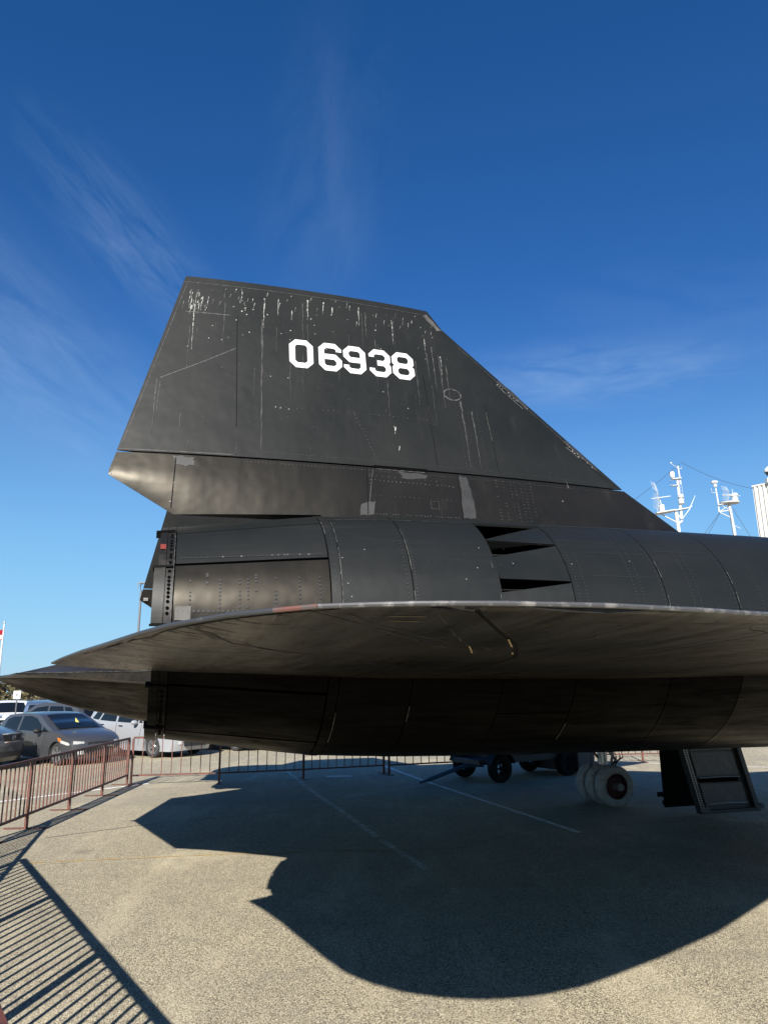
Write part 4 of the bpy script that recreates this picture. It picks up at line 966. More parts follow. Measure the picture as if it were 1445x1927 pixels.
# ------------------------------------------------------------------ cars
def car_paint(name, col, metal=.5, rough=.32):
    return mat(name, col, rough, metal, 0.5, coat=.6)
M_TRIM = mat('black trim', (0.015, 0.015, 0.016), 0.5)
M_CHROME = mat('chrome', (0.70, 0.70, 0.70), 0.15, 1.0)
M_LAMP = mat('clear lamp lens', (0.55, 0.56, 0.55), 0.12, 0.3, coat=1)
M_TAIL = mat('red lamp lens', (0.35, 0.015, 0.012), 0.2, coat=1)
M_AMBER = mat('amber lamp lens', (0.70, 0.16, 0.02), 0.25, coat=1)
M_WIN = mat('car window glass', (0.006, 0.008, 0.010), 0.04, 0.0, 0.5)
M_PLATE = mat('number plate', (0.62, 0.60, 0.45), 0.5)
def build_car(label, group, loc, heading, P, L, W, H, paint, belt, cab, wb, wr=.33, roof_rails=False, style='hatch', extras=None, rimm=M_RIMSIL, spokes=5):
    """P: upper outline (x from rear to front, z); cab: dict of glass outlines in (x,z); everything is bent by D()"""
    root = empty('parked_car', (*loc, 0), heading, label, 'car', group)
    hw = W/2; hl = L/2
    def D(x, y, z, off=0.0):
        t = min(1, abs(x)/hl); v = max(-1, min(1, y/hw))
        tum = max(0, z-belt)/(H-belt) if H > belt else 0
        low = max(0, (.45-z)/.45)
        k = 1 - .035*(1-tum) * 0 - .17*tum**1.1 - .05*low - .11*t**5 - .02*tum*t
        yy = y*k
        xx = x - math.copysign(1, x)*abs(v)**3*(.16 + .05*t)*t**3*1.0
        zz = z - .035*v*v*(1 if z > belt else .6)
        if z <= belt and z > .45: yy *= 1+.012*math.sin((z-.45)/(belt-.45)*pi)
        return Vector((xx, yy, zz))
    # outline polygon with wheel arches
    ax = (-wb/2, wb/2); ar = wr+.055; base = .22
    poly = [tuple(p) for p in P]
    low = [(hl-.02, .42), (hl-.10, base)]
    for cx in (ax[1], ax[0]):
        s_ = math.sqrt(max(0, ar*ar-(wr-base)**2))
        a0 = math.asin((base-wr)/ar)
        low += [(cx + ar*cos(a0+(pi-2*a0)*i/10), wr + ar*sin(a0+(pi-2*a0)*i/10)) for i in range(11)]
    low += [(-hl+.12, base), (-hl+.02, .40)]
    poly = poly + low
    bm = bmesh.new()
    f = bm.faces.new([bm.verts.new((x, -hw, z)) for x, z in poly])
    r = bmesh.ops.extrude_face_region(bm, geom=[f]); vs = [g_ for g_ in r['geom'] if isinstance(g_, bmesh.types.BMVert)]
    for v in vs: v.co.y = hw
    def cut(co, no):
        bmesh.ops.bisect_plane(bm, geom=bm.verts[:]+bm.edges[:]+bm.faces[:], plane_co=co, plane_no=no)
    for i in range(1, 12): cut((-hl+L*i/12, 0, 0), (1, 0, 0))
    for z in (.45, .65, .85, belt, (belt+H)/2, H-.1): cut((0, 0, z), (0, 0, 1))
    for y in (-.92, -.7, -.35, 0, .35, .7, .92): cut((0, y*hw, 0), (0, 1, 0))
    for v in bm.verts: v.co = D(*v.co)
    bmesh.ops.recalc_face_normals(bm, faces=bm.faces)
    bmesh.ops.triangulate(bm, faces=[f_ for f_ in bm.faces if len(f_.verts) > 4])
    body = finish('body', bm, paint, root, angle=40)
    def patch(name, pts3, m, off, step=.2, thick=0.0, parent=root):
        b = bmesh.new(); f = b.faces.new([b.verts.new(p) for p in pts3]); b.normal_update()
        co = [Vector(p) for p in pts3]; lo = [min(c[i] for c in co) for i in range(3)]; hi = [max(c[i] for c in co) for i in range(3)]
        for i in range(3):
            if hi[i]-lo[i] > .02:
                n = max(2, int((hi[i]-lo[i])/step)); no = [0, 0, 0]; no[i] = 1
                for k in range(1, n):
                    p = [0, 0, 0]; p[i] = lerp(lo[i], hi[i], k/n)
                    bmesh.ops.bisect_plane(b, geom=b.verts[:]+b.edges[:]+b.faces[:], plane_co=p, plane_no=no)
        off = Vector(off)
        for v in b.verts: v.co = D(*v.co)+off
        if thick: bmesh.ops.solidify(b, geom=b.faces[:], thickness=thick)
        return finish(name, b, m, parent, angle=40)
    for sg in (-1, 1):
        for gls in cab['side']:
            patch('side_window', [(x, sg*hw, z) for x, z in (gls if sg > 0 else gls[::-1])], M_WIN, (0, sg*.006, 0))
        for x in cab.get('seams', []):
            patch('door_seam', [(x[0]-.006, sg*hw, x[1]), (x[0]+.006, sg*hw, x[1]), (x[2]+.006, sg*hw, x[3]), (x[2]-.006, sg*hw, x[3])], M_TRIM, (0, sg*.004, 0))
        for x, z in cab.get('handles', []):
            b = bmesh.new(); c = D(x, sg*hw, z)+Vector((0, sg*.018, 0)); box(b, c, (.20, .03, .035)); bmesh.ops.bevel(b, geom=b.edges[:], offset=.008, segments=1, affect='EDGES'); finish('door_handle', b, cab.get('handle_m', paint), root)
        mx, mz_ = cab['mirror']; b = bmesh.new(); c = D(mx, sg*hw, mz_)+Vector((0, sg*.13, 0))
        bmesh.ops.create_uvsphere(b, u_segments=10, v_segments=7, radius=1, matrix=Matrix.Translation(c) @ Matrix.Diagonal((.09, .12, .075, 1))); box(b, c+Vector((0, -sg*.11, -.03)), (.05, .1, .03))
        finish('wing_mirror', b, cab.get('mirror_m', paint), root)
        for kind, poly_, m in cab.get('lamps', []):
            patch(kind, [(x, sg*hw, z) for x, z in (poly_ if sg > 0 else poly_[::-1])], m, (0, sg*.006, 0), .1)
        for kind, xx, yz, m in cab.get('face', []):
            patch(kind, [(xx + (q[2] if len(q) > 2 else 0), sg*q[0]*hw, q[1]) for q in yz], m, (math.copysign(.014, xx), 0, 0), .1)
    wsx = cab['windshield']; w_ = .80
    for nm, ((x0, z0), (x1, z1)) in (('windshield', wsx), ('rear_window', cab['rear'])):
        sx = 1 if nm == 'windshield' else -1
        d = Vector((x1-x0, 0, z1-z0)).normalized(); n_ = Vector((-d.z*(-1 if sx > 0 else 1), 0, abs(d.x)))
        n_ = Vector((sx*abs(d.z), 0, abs(d.x)))*.018
        pts = [(x0, -w_*hw, z0), (x0, w_*hw, z0), (x1, w_*hw*.97, z1), (x1, -w_*hw*.97, z1)]
        patch(nm, pts if sx > 0 else pts[::-1], M_WIN, n_)
    for kind, xx, yz, m in cab.get('centre', []):
        patch(kind, [(xx + (q[2] if len(q) > 2 else 0), q[0]*hw, q[1]) for q in yz], m, (math.copysign(.012, xx), 0, 0), .12)
    if roof_rails:
        for sg in (-1, 1):
            b = bmesh.new(); pr = [D(x, sg*hw*.86, H)+Vector((0, 0, dz_)) for x, dz_ in ((-hl*.75, -.03), (-hl*.68, .05), (0, .06), (hl*.08, .05), (hl*.16, -.02))]; tube(b, pr, .018, 6); finish('roof_rail', b, M_TRIM, root)
        if roof_rails == 2:
            for x in (-hl*.5, -hl*.1):
                b = bmesh.new(); tube(b, [D(x, -hw*.86, H)+Vector((0, 0, .07)), D(x, hw*.86, H)+Vector((0, 0, .07))], .016, 6); finish('roof_bar', b, M_TRIM, root)
    bt, br = wheel_mesh(wr, .21, spokes=spokes); wm_ = None
    for x in ax:
        for sg in (-1, 1):
            if wm_ is None:
                a = finish('wheel', bt, M_TYRE, root); b = finish('wheel_rim', br, rimm, a)
                b3 = bmesh.new(); lathe(b3, [(.001, .02), (wr*.6, .02)], 24, Matrix.Rotation(pi/2, 4, 'X')); c3 = finish('brake_disc', b3, M_BRAKE, a); wm_ = (a.data, b.data, c3.data)
            else:
                a = bpy.data.objects.new('wheel', wm_[0]); COL.objects.link(a); a.parent = root
                for nm_, dt in (('wheel_rim', wm_[1]), ('brake_disc', wm_[2])):
                    b = bpy.data.objects.new(nm_, dt); COL.objects.link(b); b.parent = a
            a.location = (x, sg*(hw-.125), wr); a.rotation_euler = (0, random.uniform(0, 1), pi if sg > 0 else 0)
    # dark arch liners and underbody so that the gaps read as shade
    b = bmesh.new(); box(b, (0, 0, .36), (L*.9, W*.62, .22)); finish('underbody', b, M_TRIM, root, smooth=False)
    if extras: extras(root, D, patch, hw, hl)
    return root
GRP = 'cars parked in the lot beyond the barriers'
HD = radians(-33)
# hatchback
def kia_extra(root, D, patch, hw, hl):
    b = bmesh.new(); tube(b, [D(.62, hw*.35, 1.0)+Vector((.0, 0, 0))+Vector((.18*0, .17*cos(t), .17*sin(t))) for t in [2*pi*i/12 for i in range(13)]], .014, 5); finish('steering_wheel', b, M_TRIM, root)
    b = bmesh.new(); f = [(1.02, -.12, 1.16), (1.06, -.02, 1.14), (.93, -.07, 1.28)]
    b.faces.new([b.verts.new(Vector(p)+Vector((.012, 0, .014))) for p in f]); finish('hanging_tag', b, mat('yellow card', (.6, .55, .12), .6), root)
HP = [(-2.17, .55), (-2.16, .85), (-2.05, 1.02), (-1.72, 1.30), (-1.45, 1.41), (-.9, 1.455), (-.2, 1.46), (.25, 1.40), (.75, 1.155), (1.15, .98), (1.7, .86), (2.02, .74), (2.14, .60), (2.17, .48)]
kia_cab = dict(side=[[(-1.60, 1.02), (-.72, .98), (-.70, 1.37), (-1.18, 1.36), (-1.45, 1.28)], [(-.60, .975), (.55, .94), (.50, 1.12), (.12, 1.33), (-.20, 1.39), (-.58, 1.38)], [(.60, .94), (.98, .935), (.62, 1.10)]],
    seams=[(-.66, .35, -.66, .96), (.62, .33, .80, .90), (-1.30, .72, -1.62, 1.0)], handles=[(-.42, .83), (-1.42, .86)], handle_m=M_TRIM, mirror=(.55, .98), mirror_m=M_TRIM,
    lamps=[('headlight', [(1.50, .74), (1.98, .66), (2.08, .60), (1.95, .58), (1.62, .64)], M_LAMP), ('turn_signal', [(1.42, .79), (1.60, .76), (1.62, .66), (1.50, .70)], M_AMBER), ('taillight', [(-2.12, .98), (-1.80, .98), (-1.84, .84), (-2.12, .80)], M_TAIL)],
    face=[('headlight', 2.11, [(.60, .66), (.95, .70), (.95, .60), (.62, .58)], M_LAMP), ('fog_lamp', 2.15, [(.66, .42), (.84, .42), (.84, .32), (.66, .32)], M_LAMP)],
    centre=[('grille', 2.13, [(-.5, .64), (.5, .64), (.48, .56), (-.48, .56)], M_TRIM), ('lower_grille', 2.15, [(-.55, .46), (.55, .46), (.50, .30), (-.50, .30)], M_TRIM), ('bumper_trim', 2.155, [(-.6, .52), (.6, .52), (.6, .48), (-.6, .48)], M_CHROME)],
    windshield=((1.12, 1.0), (.28, 1.385)), rear=((-2.02, 1.05), (-1.72, 1.285)))
def place(front_wheel, W_, wb_, near=True):
    """centre of a car whose near-side front wheel stands at front_wheel (heading HD)"""
    f = Vector((cos(HD), sin(HD))); n = Vector((-sin(HD), cos(HD)))
    c = Vector(front_wheel) - f*wb_/2 + n*(W_/2-.1)
    return (c.x, c.y)
PG = car_paint('dark grey car paint', (0.060, 0.062, 0.068), .3); PS = car_paint('silver car paint', (0.36, 0.37, 0.39), .3); PD = car_paint('charcoal car paint', (0.055, 0.06, 0.068), .3)
PB = car_paint('steel blue car paint', (0.12, 0.17, 0.26)); PW = car_paint('white car paint', (0.75, 0.76, 0.76), 0.0); PK = car_paint('black car paint', (0.012, 0.012, 0.014), 0.2); PLB = car_paint('pale blue car paint', (0.30, 0.42, 0.52), .4)
build_car('dark grey hatchback with amber corner light, parked nose towards the rusty barrier', GRP, place((-9.42, 21.85), 1.78, 2.7), HD, HP, 4.34, 1.78, 1.46, PG, .97, kia_cab, 2.70, .315, extras=kia_extra, spokes=5)
SPF = [(-2.33, .55), (-2.33, .95), (-2.25, 1.12), (-1.98, 1.50), (-1.75, 1.62), (-.9, 1.69), (-.2, 1.69), (.30, 1.60), (.80, 1.285), (1.08, 1.13), (1.7, 1.03), (2.15, .92), (2.31, .74), (2.33, .52)]
suv_cab = dict(side=[[(-1.95, 1.20), (-1.50, 1.16), (-1.25, 1.52), (-1.62, 1.50)], [(-1.40, 1.15), (-.52, 1.11), (-.50, 1.55), (-1.16, 1.54)], [(-.42, 1.105), (.62, 1.07), (.60, 1.25), (.16, 1.50), (-.40, 1.56)], [(.68, 1.07), (.90, 1.07), (.68, 1.20)]],
    seams=[(-.47, .40, -.47, 1.09), (.66, .38, .82, 1.04), (-1.40, .80, -1.44, 1.12)], handles=[(-.22, .97), (-1.22, 1.0)], mirror=(.58, 1.10), lamps=[('headlight', [(1.72, .96), (2.18, .86), (2.22, .76), (1.80, .82)], M_LAMP), ('taillight', [(-2.30, 1.12), (-2.0, 1.14), (-2.05, .95), (-2.30, .95)], M_TAIL)],
    face=[('headlight', 2.29, [(.60, .84), (.95, .88), (.95, .74), (.62, .74)], M_LAMP), ('fog_lamp', 2.32, [(.64, .52), (.80, .52), (.80, .42), (.64, .42)], M_LAMP), ('taillight', -2.32, [(.62, 1.12), (.97, 1.14), (.97, .92), (.66, .92)], M_TAIL)],
    centre=[('grille', 2.30, [(-.5, .86), (.5, .86), (.36, .66), (-.36, .66)], M_TRIM), ('grille_trim', 2.31, [(-.38, .68), (.38, .68), (.34, .64), (-.34, .64)], M_CHROME), ('lower_grille', 2.32, [(-.6, .50), (.6, .50), (.55, .34), (-.55, .34)], M_TRIM), ('number_plate', -2.325, [(-.17, .84), (.17, .84), (.17, .70), (-.17, .70)], M_PLATE)],
    windshield=((1.06, 1.15), (.34, 1.585)), rear=((-2.22, 1.16), (-2.0, 1.48)))
suv_cab['handle_m'] = M_CHROME
build_car('silver crossover parked between the grey hatchback and the jet, half hidden by the exhaust nozzle', GRP, place((-7.33, 23.98), 1.84, 2.7), HD, SPF, 4.66, 1.84, 1.69, PS, 1.08, suv_cab, 2.70, .345, spokes=5)
dk_cab = dict(suv_cab); dk_cab['handle_m'] = PK
build_car('black car of which only the lower bumper and a wheel show beneath the exhaust nozzle', GRP, place((-5.2, 26.2), 1.84, 2.7), HD, HP, 4.34, 1.78, 1.46, PK, .97, kia_cab, 2.70, .315)
# minivan at the left edge
def van_extra(root, D, patch, hw, hl):
    # chrome letter badge in the middle of the grille
    b = bmesh.new(); X = hl*.995+.03
    for y in (-.042, .042): bar(b, (X, y*1.15, .80), (X, y*.8, .90), .016, .022, up=(1, 0, 0))
    bar(b, (X, -.036, .848), (X, .036, .848), .016, .02, up=(1, 0, 0))
    pr = [(X-.004, .075*cos(t)*1.0, .85+.066*sin(t)) for t in [2*pi*i/16 for i in range(17)]]; tube(b, pr, .006, 5, cap=False)
    finish('grille_badge', b, M_CHROME, root)
    for k in range(4):
        b = bmesh.new(); tube(b, [(X-.02, -.52+.03*k, .905-.035*k), (X-.005, 0, .905-.035*k), (X-.02, .52-.03*k, .905-.035*k)], .006, 5); finish('grille_bar', b, M_DKSTEEL, root)
VP_ = [(-2.55, .55), (-2.55, 1.0), (-2.45, 1.25), (-2.25, 1.62), (-2.0, 1.72), (-1.0, 1.76), (.1, 1.74), (.55, 1.64), (1.15, 1.32), (1.50, 1.14), (2.1, 1.03), (2.42, .95), (2.54, .78), (2.55, .50)]
van_cab = dict(side=[[(-2.2, 1.16), (-1.35, 1.14), (-1.33, 1.6), (-1.98, 1.58)], [(-1.25, 1.14), (-.30, 1.12), (-.28, 1.6), (-1.23, 1.6)], [(-.20, 1.12), (.95, 1.10), (.90, 1.25), (.42, 1.54), (-.18, 1.6)]],
    seams=[(-.25, .4, -.25, 1.1), (.98, .4, 1.08, 1.06)], handles=[(-.1, .98), (-.5, .98)], mirror=(.92, 1.14), lamps=[('headlight', [(2.02, 1.0), (2.38, .94), (2.42, .74), (2.26, .70), (2.06, .84)], M_LAMP)],
    face=[('headlight', 2.52, [(.64, .93), (.96, .97), (.96, .70), (.74, .68)], M_LAMP)],
    centre=[('grille', 2.53, [(-.52, .94), (.52, .94), (.40, .74), (-.40, .74)], M_TRIM), ('grille_frame', 2.535, [(-.54, .965), (.54, .965), (.53, .935), (-.53, .935)], M_CHROME), ('grille_frame', 2.535, [(-.42, .745), (.42, .745), (.40, .715), (-.40, .715)], M_CHROME), ('lower_grille', 2.54, [(-.6, .48), (.6, .48), (.55, .34), (-.55, .34)], M_TRIM)],
    windshield=((1.47, 1.16), (.60, 1.62)), rear=((-2.42, 1.28), (-2.27, 1.58)))
build_car('charcoal minivan cut by the left edge, its chrome badged grille facing the barrier', GRP, (-12.85, 21.2), radians(-6), VP_, 5.1, 1.95, 1.76, PD, 1.12, van_cab, 3.0, .34, extras=van_extra)
# second row
build_car('dark grey wagon behind the hatchback and left of the silver crossover, tinted side windows', GRP, (-13.35, 30.4), radians(158), SPF, 4.8, 1.88, 1.62, PD, 1.05, suv_cab, 2.75, .35)
build_car('steel blue car with roof rails seen from behind, red tail lamps and dark rear window', GRP, (-17.1, 37.6), radians(112), SPF, 4.66, 1.84, 1.72, PB, 1.10, suv_cab, 2.70, .35, roof_rails=2)
build_car('white car facing the camera beyond the minivan, left of the steel blue car', GRP, (-18.2, 36.2), radians(-62), SPF, 4.66, 1.86, 1.68, PW, 1.08, suv_cab, 2.70, .35)
build_car('pale blue car at the very left edge, only its mirror and front corner showing', GRP, (-17.2, 31.0), radians(-58), SPF, 4.66, 1.86, 1.74, PLB, 1.10, suv_cab, 2.70, .35)
build_car('dark roofed car just behind the charcoal minivan at the left edge', GRP, (-14.9, 26.0), radians(-33), HP, 4.34, 1.78, 1.42, PD, .97, kia_cab, 2.70, .315)
build_car('small dark blue car far off, right of the steel blue car', GRP, (-20.3, 48.5), radians(200), SPF, 4.66, 1.86, 1.7, car_paint('navy car paint', (0.02, 0.03, 0.10)), 1.08, suv_cab, 2.70, .35)
build_car('silver car far off in the lot behind the steel blue car', GRP, (-24.0, 56.0), radians(20), HP, 4.34, 1.78, 1.46, PS, .97, kia_cab, 2.70, .315)
build_car('white hatchback far right, only its shadow and sill visible below the jet', GRP, (13.2, 29.5), radians(165), HP, 4.34, 1.78, 1.46, PW, .97, kia_cab, 2.70, .315)

# ------------------------------------------------------------------ poles, flag, sign
fp = empty('flagpole', (-31.3, 60, 0), 0, 'white flagpole at the left edge flying a red flag', 'flagpole')
bm = bmesh.new(); tube(bm, [(0, 0, 0), (0, 0, 4), (0, 0, 7.6)], [.10, .085, .055], 12); finish('pole', bm, M_WHITE, fp)
bm = bmesh.new(); bmesh.ops.create_uvsphere(bm, u_segments=12, v_segments=8, radius=.09, matrix=Matrix.Translation((0, 0, 7.70))); finish('finial', bm, M_STEEL, fp)
bm = bmesh.new(); rows = []
def fl(u, v): return Vector((-.07-1.7*u, .18*sin(u*7+v), 7.12-.85*v - .55*u + .06*sin(u*9)))
grid(bm, [[fl(u/14, v/6) for u in range(15)] for v in range(7)]); bmesh.ops.solidify(bm, geom=bm.faces[:], thickness=.008)
fo = finish('flag', bm, mat('red flag cloth', (.42, .012, .03), .8)); fo.location = (-31.3, 60, 0); tag(fo, 'red flag with white script hanging from the flagpole at the left edge', 'flag')
bm = bmesh.new()
plf = lambda u, v: (fl(u, v)+Vector((0, -.012, 0)), Vector((0, -1, 0)))
STEP[0] = .04
for pts in ([(.06, .62), (.12, .52), (.17, .62), (.10, .70), (.05, .60)], [(.05, .78), (.14, .86), (.26, .80), (.36, .86)], [(.20, .45), (.24, .60), (.30, .48), (.34, .62), (.40, .50)], [(.45, .4), (.5, .6), (.56, .45), (.62, .6), (.70, .45)]):
    ribbon(bm, plf, pts, .075, .0)
STEP[0] = .12
finish('white_script', bm, mat('white flag cloth', (.75, .75, .73), .8), fo)
lp = empty('lamp_post', (-20.24, 60, 0), 0, 'grey lamp post rising behind the wing tip beside the far tail fin', 'lamp post')
bm = bmesh.new(); tube(bm, [(0, 0, 0), (0, 0, 10.2)], [.13, .09], 10); finish('pole', bm, M_GALV, lp)
bm = bmesh.new(); tube(bm, [(0, 0, 10.2), (-.1, 0, 10.65), (.1, 0, 10.75)], .04, 6); box(bm, (.18, 0, 10.85), (.75, .3, .10), Matrix.Rotation(-.12, 3, 'Y')); box(bm, (-.28, 0, 10.6), (.06, .06, .55)); finish('lamp_head', bm, M_GALV, lp)
sg = empty('road_sign', (-16.8, 34, 0), 0, 'small square white sign on a thin post above the white car at the left', 'sign')
bm = bmesh.new(); tube(bm, [(0, .03, 0), (0, .03, 2.0)], .03, 8); finish('post', bm, M_GALV, sg)
bm = bmesh.new(); box(bm, (0, 0, 1.95), (.34, .02, .36)); bmesh.ops.bevel(bm, geom=bm.edges[:], offset=.006, segments=1, affect='EDGES'); finish('sign_plate', bm, M_WHITE, sg)
bm = bmesh.new(); bm.faces.new([bm.verts.new(p) for p in ((-.045, -.014, 1.95), (0, -.014, 1.90), (.045, -.014, 1.95), (0, -.014, 2.00))]); finish('symbol', bm, M_TRIM, sg, smooth=False)

# ------------------------------------------------------------------ radar masts and white building (right)
def mesh_dish(bm, c, w, h, yaw, n=9, bow=.25):
    """open lattice reflector"""
    R = Matrix.Rotation(yaw, 3, 'Z')
    def q(u, v): return Vector(c) + R @ Vector((u*w/2*(1-.25*v*v), bow*(u*u*.6+v*v*.6)-bow*.5, v*h/2))
    for i in range(n+1):
        u = -1+2*i/n; tube(bm, [q(u, v/3*1.0) for v in (-3, -2, -1, 0, 1, 2, 3)], .007, 4)
        tube(bm, [q(v/3, u) for v in (-3, -2, -1, 0, 1, 2, 3)], .007, 4)
m1 = empty('radar_mast', (19.35, 45, 0), 0, 'white radar mast with an upright lattice antenna, nearest the sloping fin', 'radar mast', 'white radar masts behind the jet')
def mp1(nm, f):
    b = bmesh.new(); f(b); return finish(nm, b, M_WHITE, m1)
mp1('pole', lambda b: tube(b, [(-.35, 0, 0), (-.55, 0, 8), (-.72, 0, 12.75)], [.14, .13, .11], 12))
mp1('platform', lambda b: [bar(b, (-2.1, 0, 12.66), (-.9, 0, 12.85), .8, .06), bar(b, (-.9, 0, 12.85), (-.02, 0, 13.0), .4, .06), tube(b, [(-1.75, 0, 12.68), (-.75, 0, 12.1)], .04, 8), tube(b, [(-.72, 0, 11.95), (-.38, 0, 12.2)], .07, 8), tube(b, [(-.85, 0, 12.9), (-.42, 0, 12.3)], .045, 8)])
mp1('upper_pole', lambda b: tube(b, [(-.40, 0, 12.3), (-.42, 0, 13.6), (-.42, 0, 14.9)], [.095, .085, .065], 10))
mp1('top_pole', lambda b: [tube(b, [(-.22, 0, 14.6), (-.28, 0, 15.85)], [.05, .045], 8), bar(b, (-.78, 0, 14.95), (-.2, 0, 15.0), .35, .05), bar(b, (-.82, 0, 14.5), (-.42, 0, 14.54), .3, .04), tube(b, [(-.85, 0, 14.54), (-.90, 0, 14.85), (-.82, 0, 14.87)], .015, 5)])
mp1('junction_box', lambda b: (box(b, (-.72, 0, 15.25), (.26, .26, .42)), bmesh.ops.bevel(b, geom=b.edges[:], offset=.05, segments=2, affect='EDGES')))
mp1('wind_sensor', lambda b: [tube(b, [(-.3, 0, 15.7), (-.68, 0, 16.0)], .015, 5), tube(b, [(-.27, 0, 15.68), (-.05, 0, 15.66), (-.05, 0, 15.8)], .02, 5), bmesh.ops.create_uvsphere(b, u_segments=8, v_segments=6, radius=.06, matrix=Matrix.Translation((-.70, 0, 16.05)))])
mp1('rotator', lambda b: [lathe(b, [(.001, .55), (.2, .5), (.2, .05), (.26, 0), (.001, 0)], 16, Matrix.Translation((-1.6, 0, 12.74)) @ Matrix.Diagonal((.85, .85, 1, 1)))])
mp1('radome', lambda b: [lathe(b, [(.001, .75), (.14, .68), (.18, .52), (.10, .42), (.17, .33), (.17, .1), (.001, 0)], 16, Matrix.Translation((-.36, -.1, 13.2)))])
def f_(b): mesh_dish(b, (-1.95, -.2, 13.75), 1.9, 1.75, radians(62)); tube(b, [(-2.3, -.2, 13.62), (-1.1, -.3, 13.75)], .03, 6); tube(b, [(-1.6, 0, 13.2), (-1.75, -.1, 13.7)], .04, 6)
mp1('lattice_antenna', f_)
mp1('ladder', lambda b: [tube(b, [(-.12, 0, 13.6), (-.20, 0, 15.0)], .010, 4), tube(b, [(-.28, 0, 13.6), (-.32, 0, 15.0)], .010, 4)] + [tube(b, [(lerp(-.28, -.32, k/7), 0, lerp(13.6, 15.0, k/7)), (lerp(-.12, -.20, k/7), 0, lerp(13.6, 15.0, k/7))], .008, 4) for k in range(8)])
mp1('whip_arm', lambda b: [tube(b, [(-.1, 0, 12.98), (.35, 0, 13.15)], .03, 6), tube(b, [(-.30, 0, 12.4), (.15, 0, 12.95), (.62, 0, 13.85)], [.02, .032, .015], 6)])
m2 = empty('radar_mast', (22.2, 45, 0), 0, 'slimmer white radar mast with a small grid antenna, beside the corrugated building', 'radar mast', 'white radar masts behind the jet')
def mp2(nm, f):
    b = bmesh.new(); f(b); return finish(nm, b, M_WHITE, m2)
mp2('pole', lambda b: tube(b, [(.15, 0, 0), (.0, 0, 11), (-.14, 0, 13.25)], [.14, .105, .09], 12))
mp2('platform', lambda b: [lathe(b, [(.001, .0), (.75, .02), (.8, .10), (.001, .1)], 20, Matrix.Translation((-.08, 0, 13.28)) @ Matrix.Diagonal((.80, .6, 1, 1))), bar(b, (-.85, 0, 13.18), (-.4, 0, 13.28), .3, .04)])
mp2('brace', lambda b: [tube(b, [(-.83, 0, 12.76), (-.0, 0, 12.86)], .035, 6), tube(b, [(-.80, 0, 12.72), (.02, 0, 12.3)], .03, 6), tube(b, [(-.75, 0, 12.8), (-.1, 0, 13.2)], .02, 5), tube(b, [(-.7, 0, 13.2), (-.1, 0, 12.85)], .02, 5), tube(b, [(-.1, 0, 11.9), (.4, 0, 11.65)], .02, 5)])
mp2('side_pole', lambda b: tube(b, [(-.82, 0, 12.75), (-.82, 0, 13.3), (-.86, 0, 14.3)], [.06, .05, .045], 8))
mp2('camera_head', lambda b: [box(b, (-.90, 0, 14.72), (.40, .25, .17)), box(b, (-.88, 0, 14.48), (.2, .2, .22)), tube(b, [(-1.15, 0, 14.3), (-1.15, 0, 14.05), (-.86, 0, 14.0)], .02, 5), bmesh.ops.bevel(b, geom=[e for e in b.edges][:24], offset=.05, segments=2, affect='EDGES')])
def f2_(b): mesh_dish(b, (-.25, -.1, 13.95), .85, .85, radians(40), 7, .2); tube(b, [(-.5, 0, 13.85), (.2, 0, 13.85)], .035, 6)
mp2('grid_antenna', f2_)
mp2('rotator', lambda b: [lathe(b, [(.001, .75), (.22, .7), (.28, .5), (.2, .45), (.24, .2), (.24, .0), (.001, 0)], 16, Matrix.Translation((.28, 0, 13.32)) @ Matrix.Diagonal((.85, .85, .9, 1))), tube(b, [(.2, 0, 13.9), (.18, 0, 14.25)], .015, 5)])
mp2('sensor_arm', lambda b: tube(b, [(.3, 0, 13.75), (.65, 0, 13.8)], .018, 5))
def wire(a, b, label, sag=.3):
    a, b = Vector(a), Vector(b); bm = bmesh.new()
    tube(bm, [a.lerp(b, t/8)-Vector((0, 0, sag*4*(t/8)*(1-t/8))) for t in range(9)], .012, 4)
    o = finish('guy_wire', bm, M_DKSTEEL); tag(o, label, 'wire', 'thin wires strung from the radar masts')
wire((19.3, 45, 16.1), (24.0, 45.5, 14.4), 'thin wire from the taller mast top over to the corrugated building', .25)
wire((19.2, 45, 16.0), (13.0, 46, 11.8), 'thin wire slanting down left from the taller mast top towards the fin', .25)
wire((21.4, 45, 12.7), (18.5, 46, 9.0), 'left guy wire below the slimmer radar mast', .05)
wire((21.43, 45, 12.7), (19.2, 46, 9.0), 'right guy wire of the pair left of the slimmer mast', .05)
wire((22.25, 45, 13.0), (23.6, 44, 9.0), 'guy wire to the right of the slimmer radar mast', .05)
wire((22.0, 45, 13.0), (22.1, 44, 9.0), 'guy wire hanging down beside the slimmer mast pole', .05)

bd = empty('corrugated_building', (23.7, 45, 0), 0, 'tall white corrugated metal building at the right edge with a dome camera on its corner', 'building')
BH = 14.35
def corr(a, b, name):
    """wall of trapezoid corrugated sheets from a to b, one panel each 0.27 m"""
    a, b = Vector(a), Vector(b); L_ = (b-a).length; d = (b-a)/L_; nrm = Vector((d.y, -d.x, 0)); n = int(L_/.27); me = None
    for i in range(n):
        if me is None:
            bm = bmesh.new(); w = .27; pr = [(0, 0), (.09, 0), (.12, .085), (.24, .085), (.27, 0)]
            top = [bm.verts.new((x, -y, BH)) for x, y in pr]; bot = [bm.verts.new((x, -y, 0)) for x, y in pr]
            for k in range(4): bm.faces.new((bot[k], bot[k+1], top[k+1], top[k]))
            c = finish(name, bm, M_BLDG, bd, smooth=False); me = c.data
        else:
            c = bpy.data.objects.new(name, me); COL.objects.link(c); c.parent = bd
        c.location = a + d*(.27*i); c.rotation_euler = (0, 0, math.atan2(d.y, d.x))
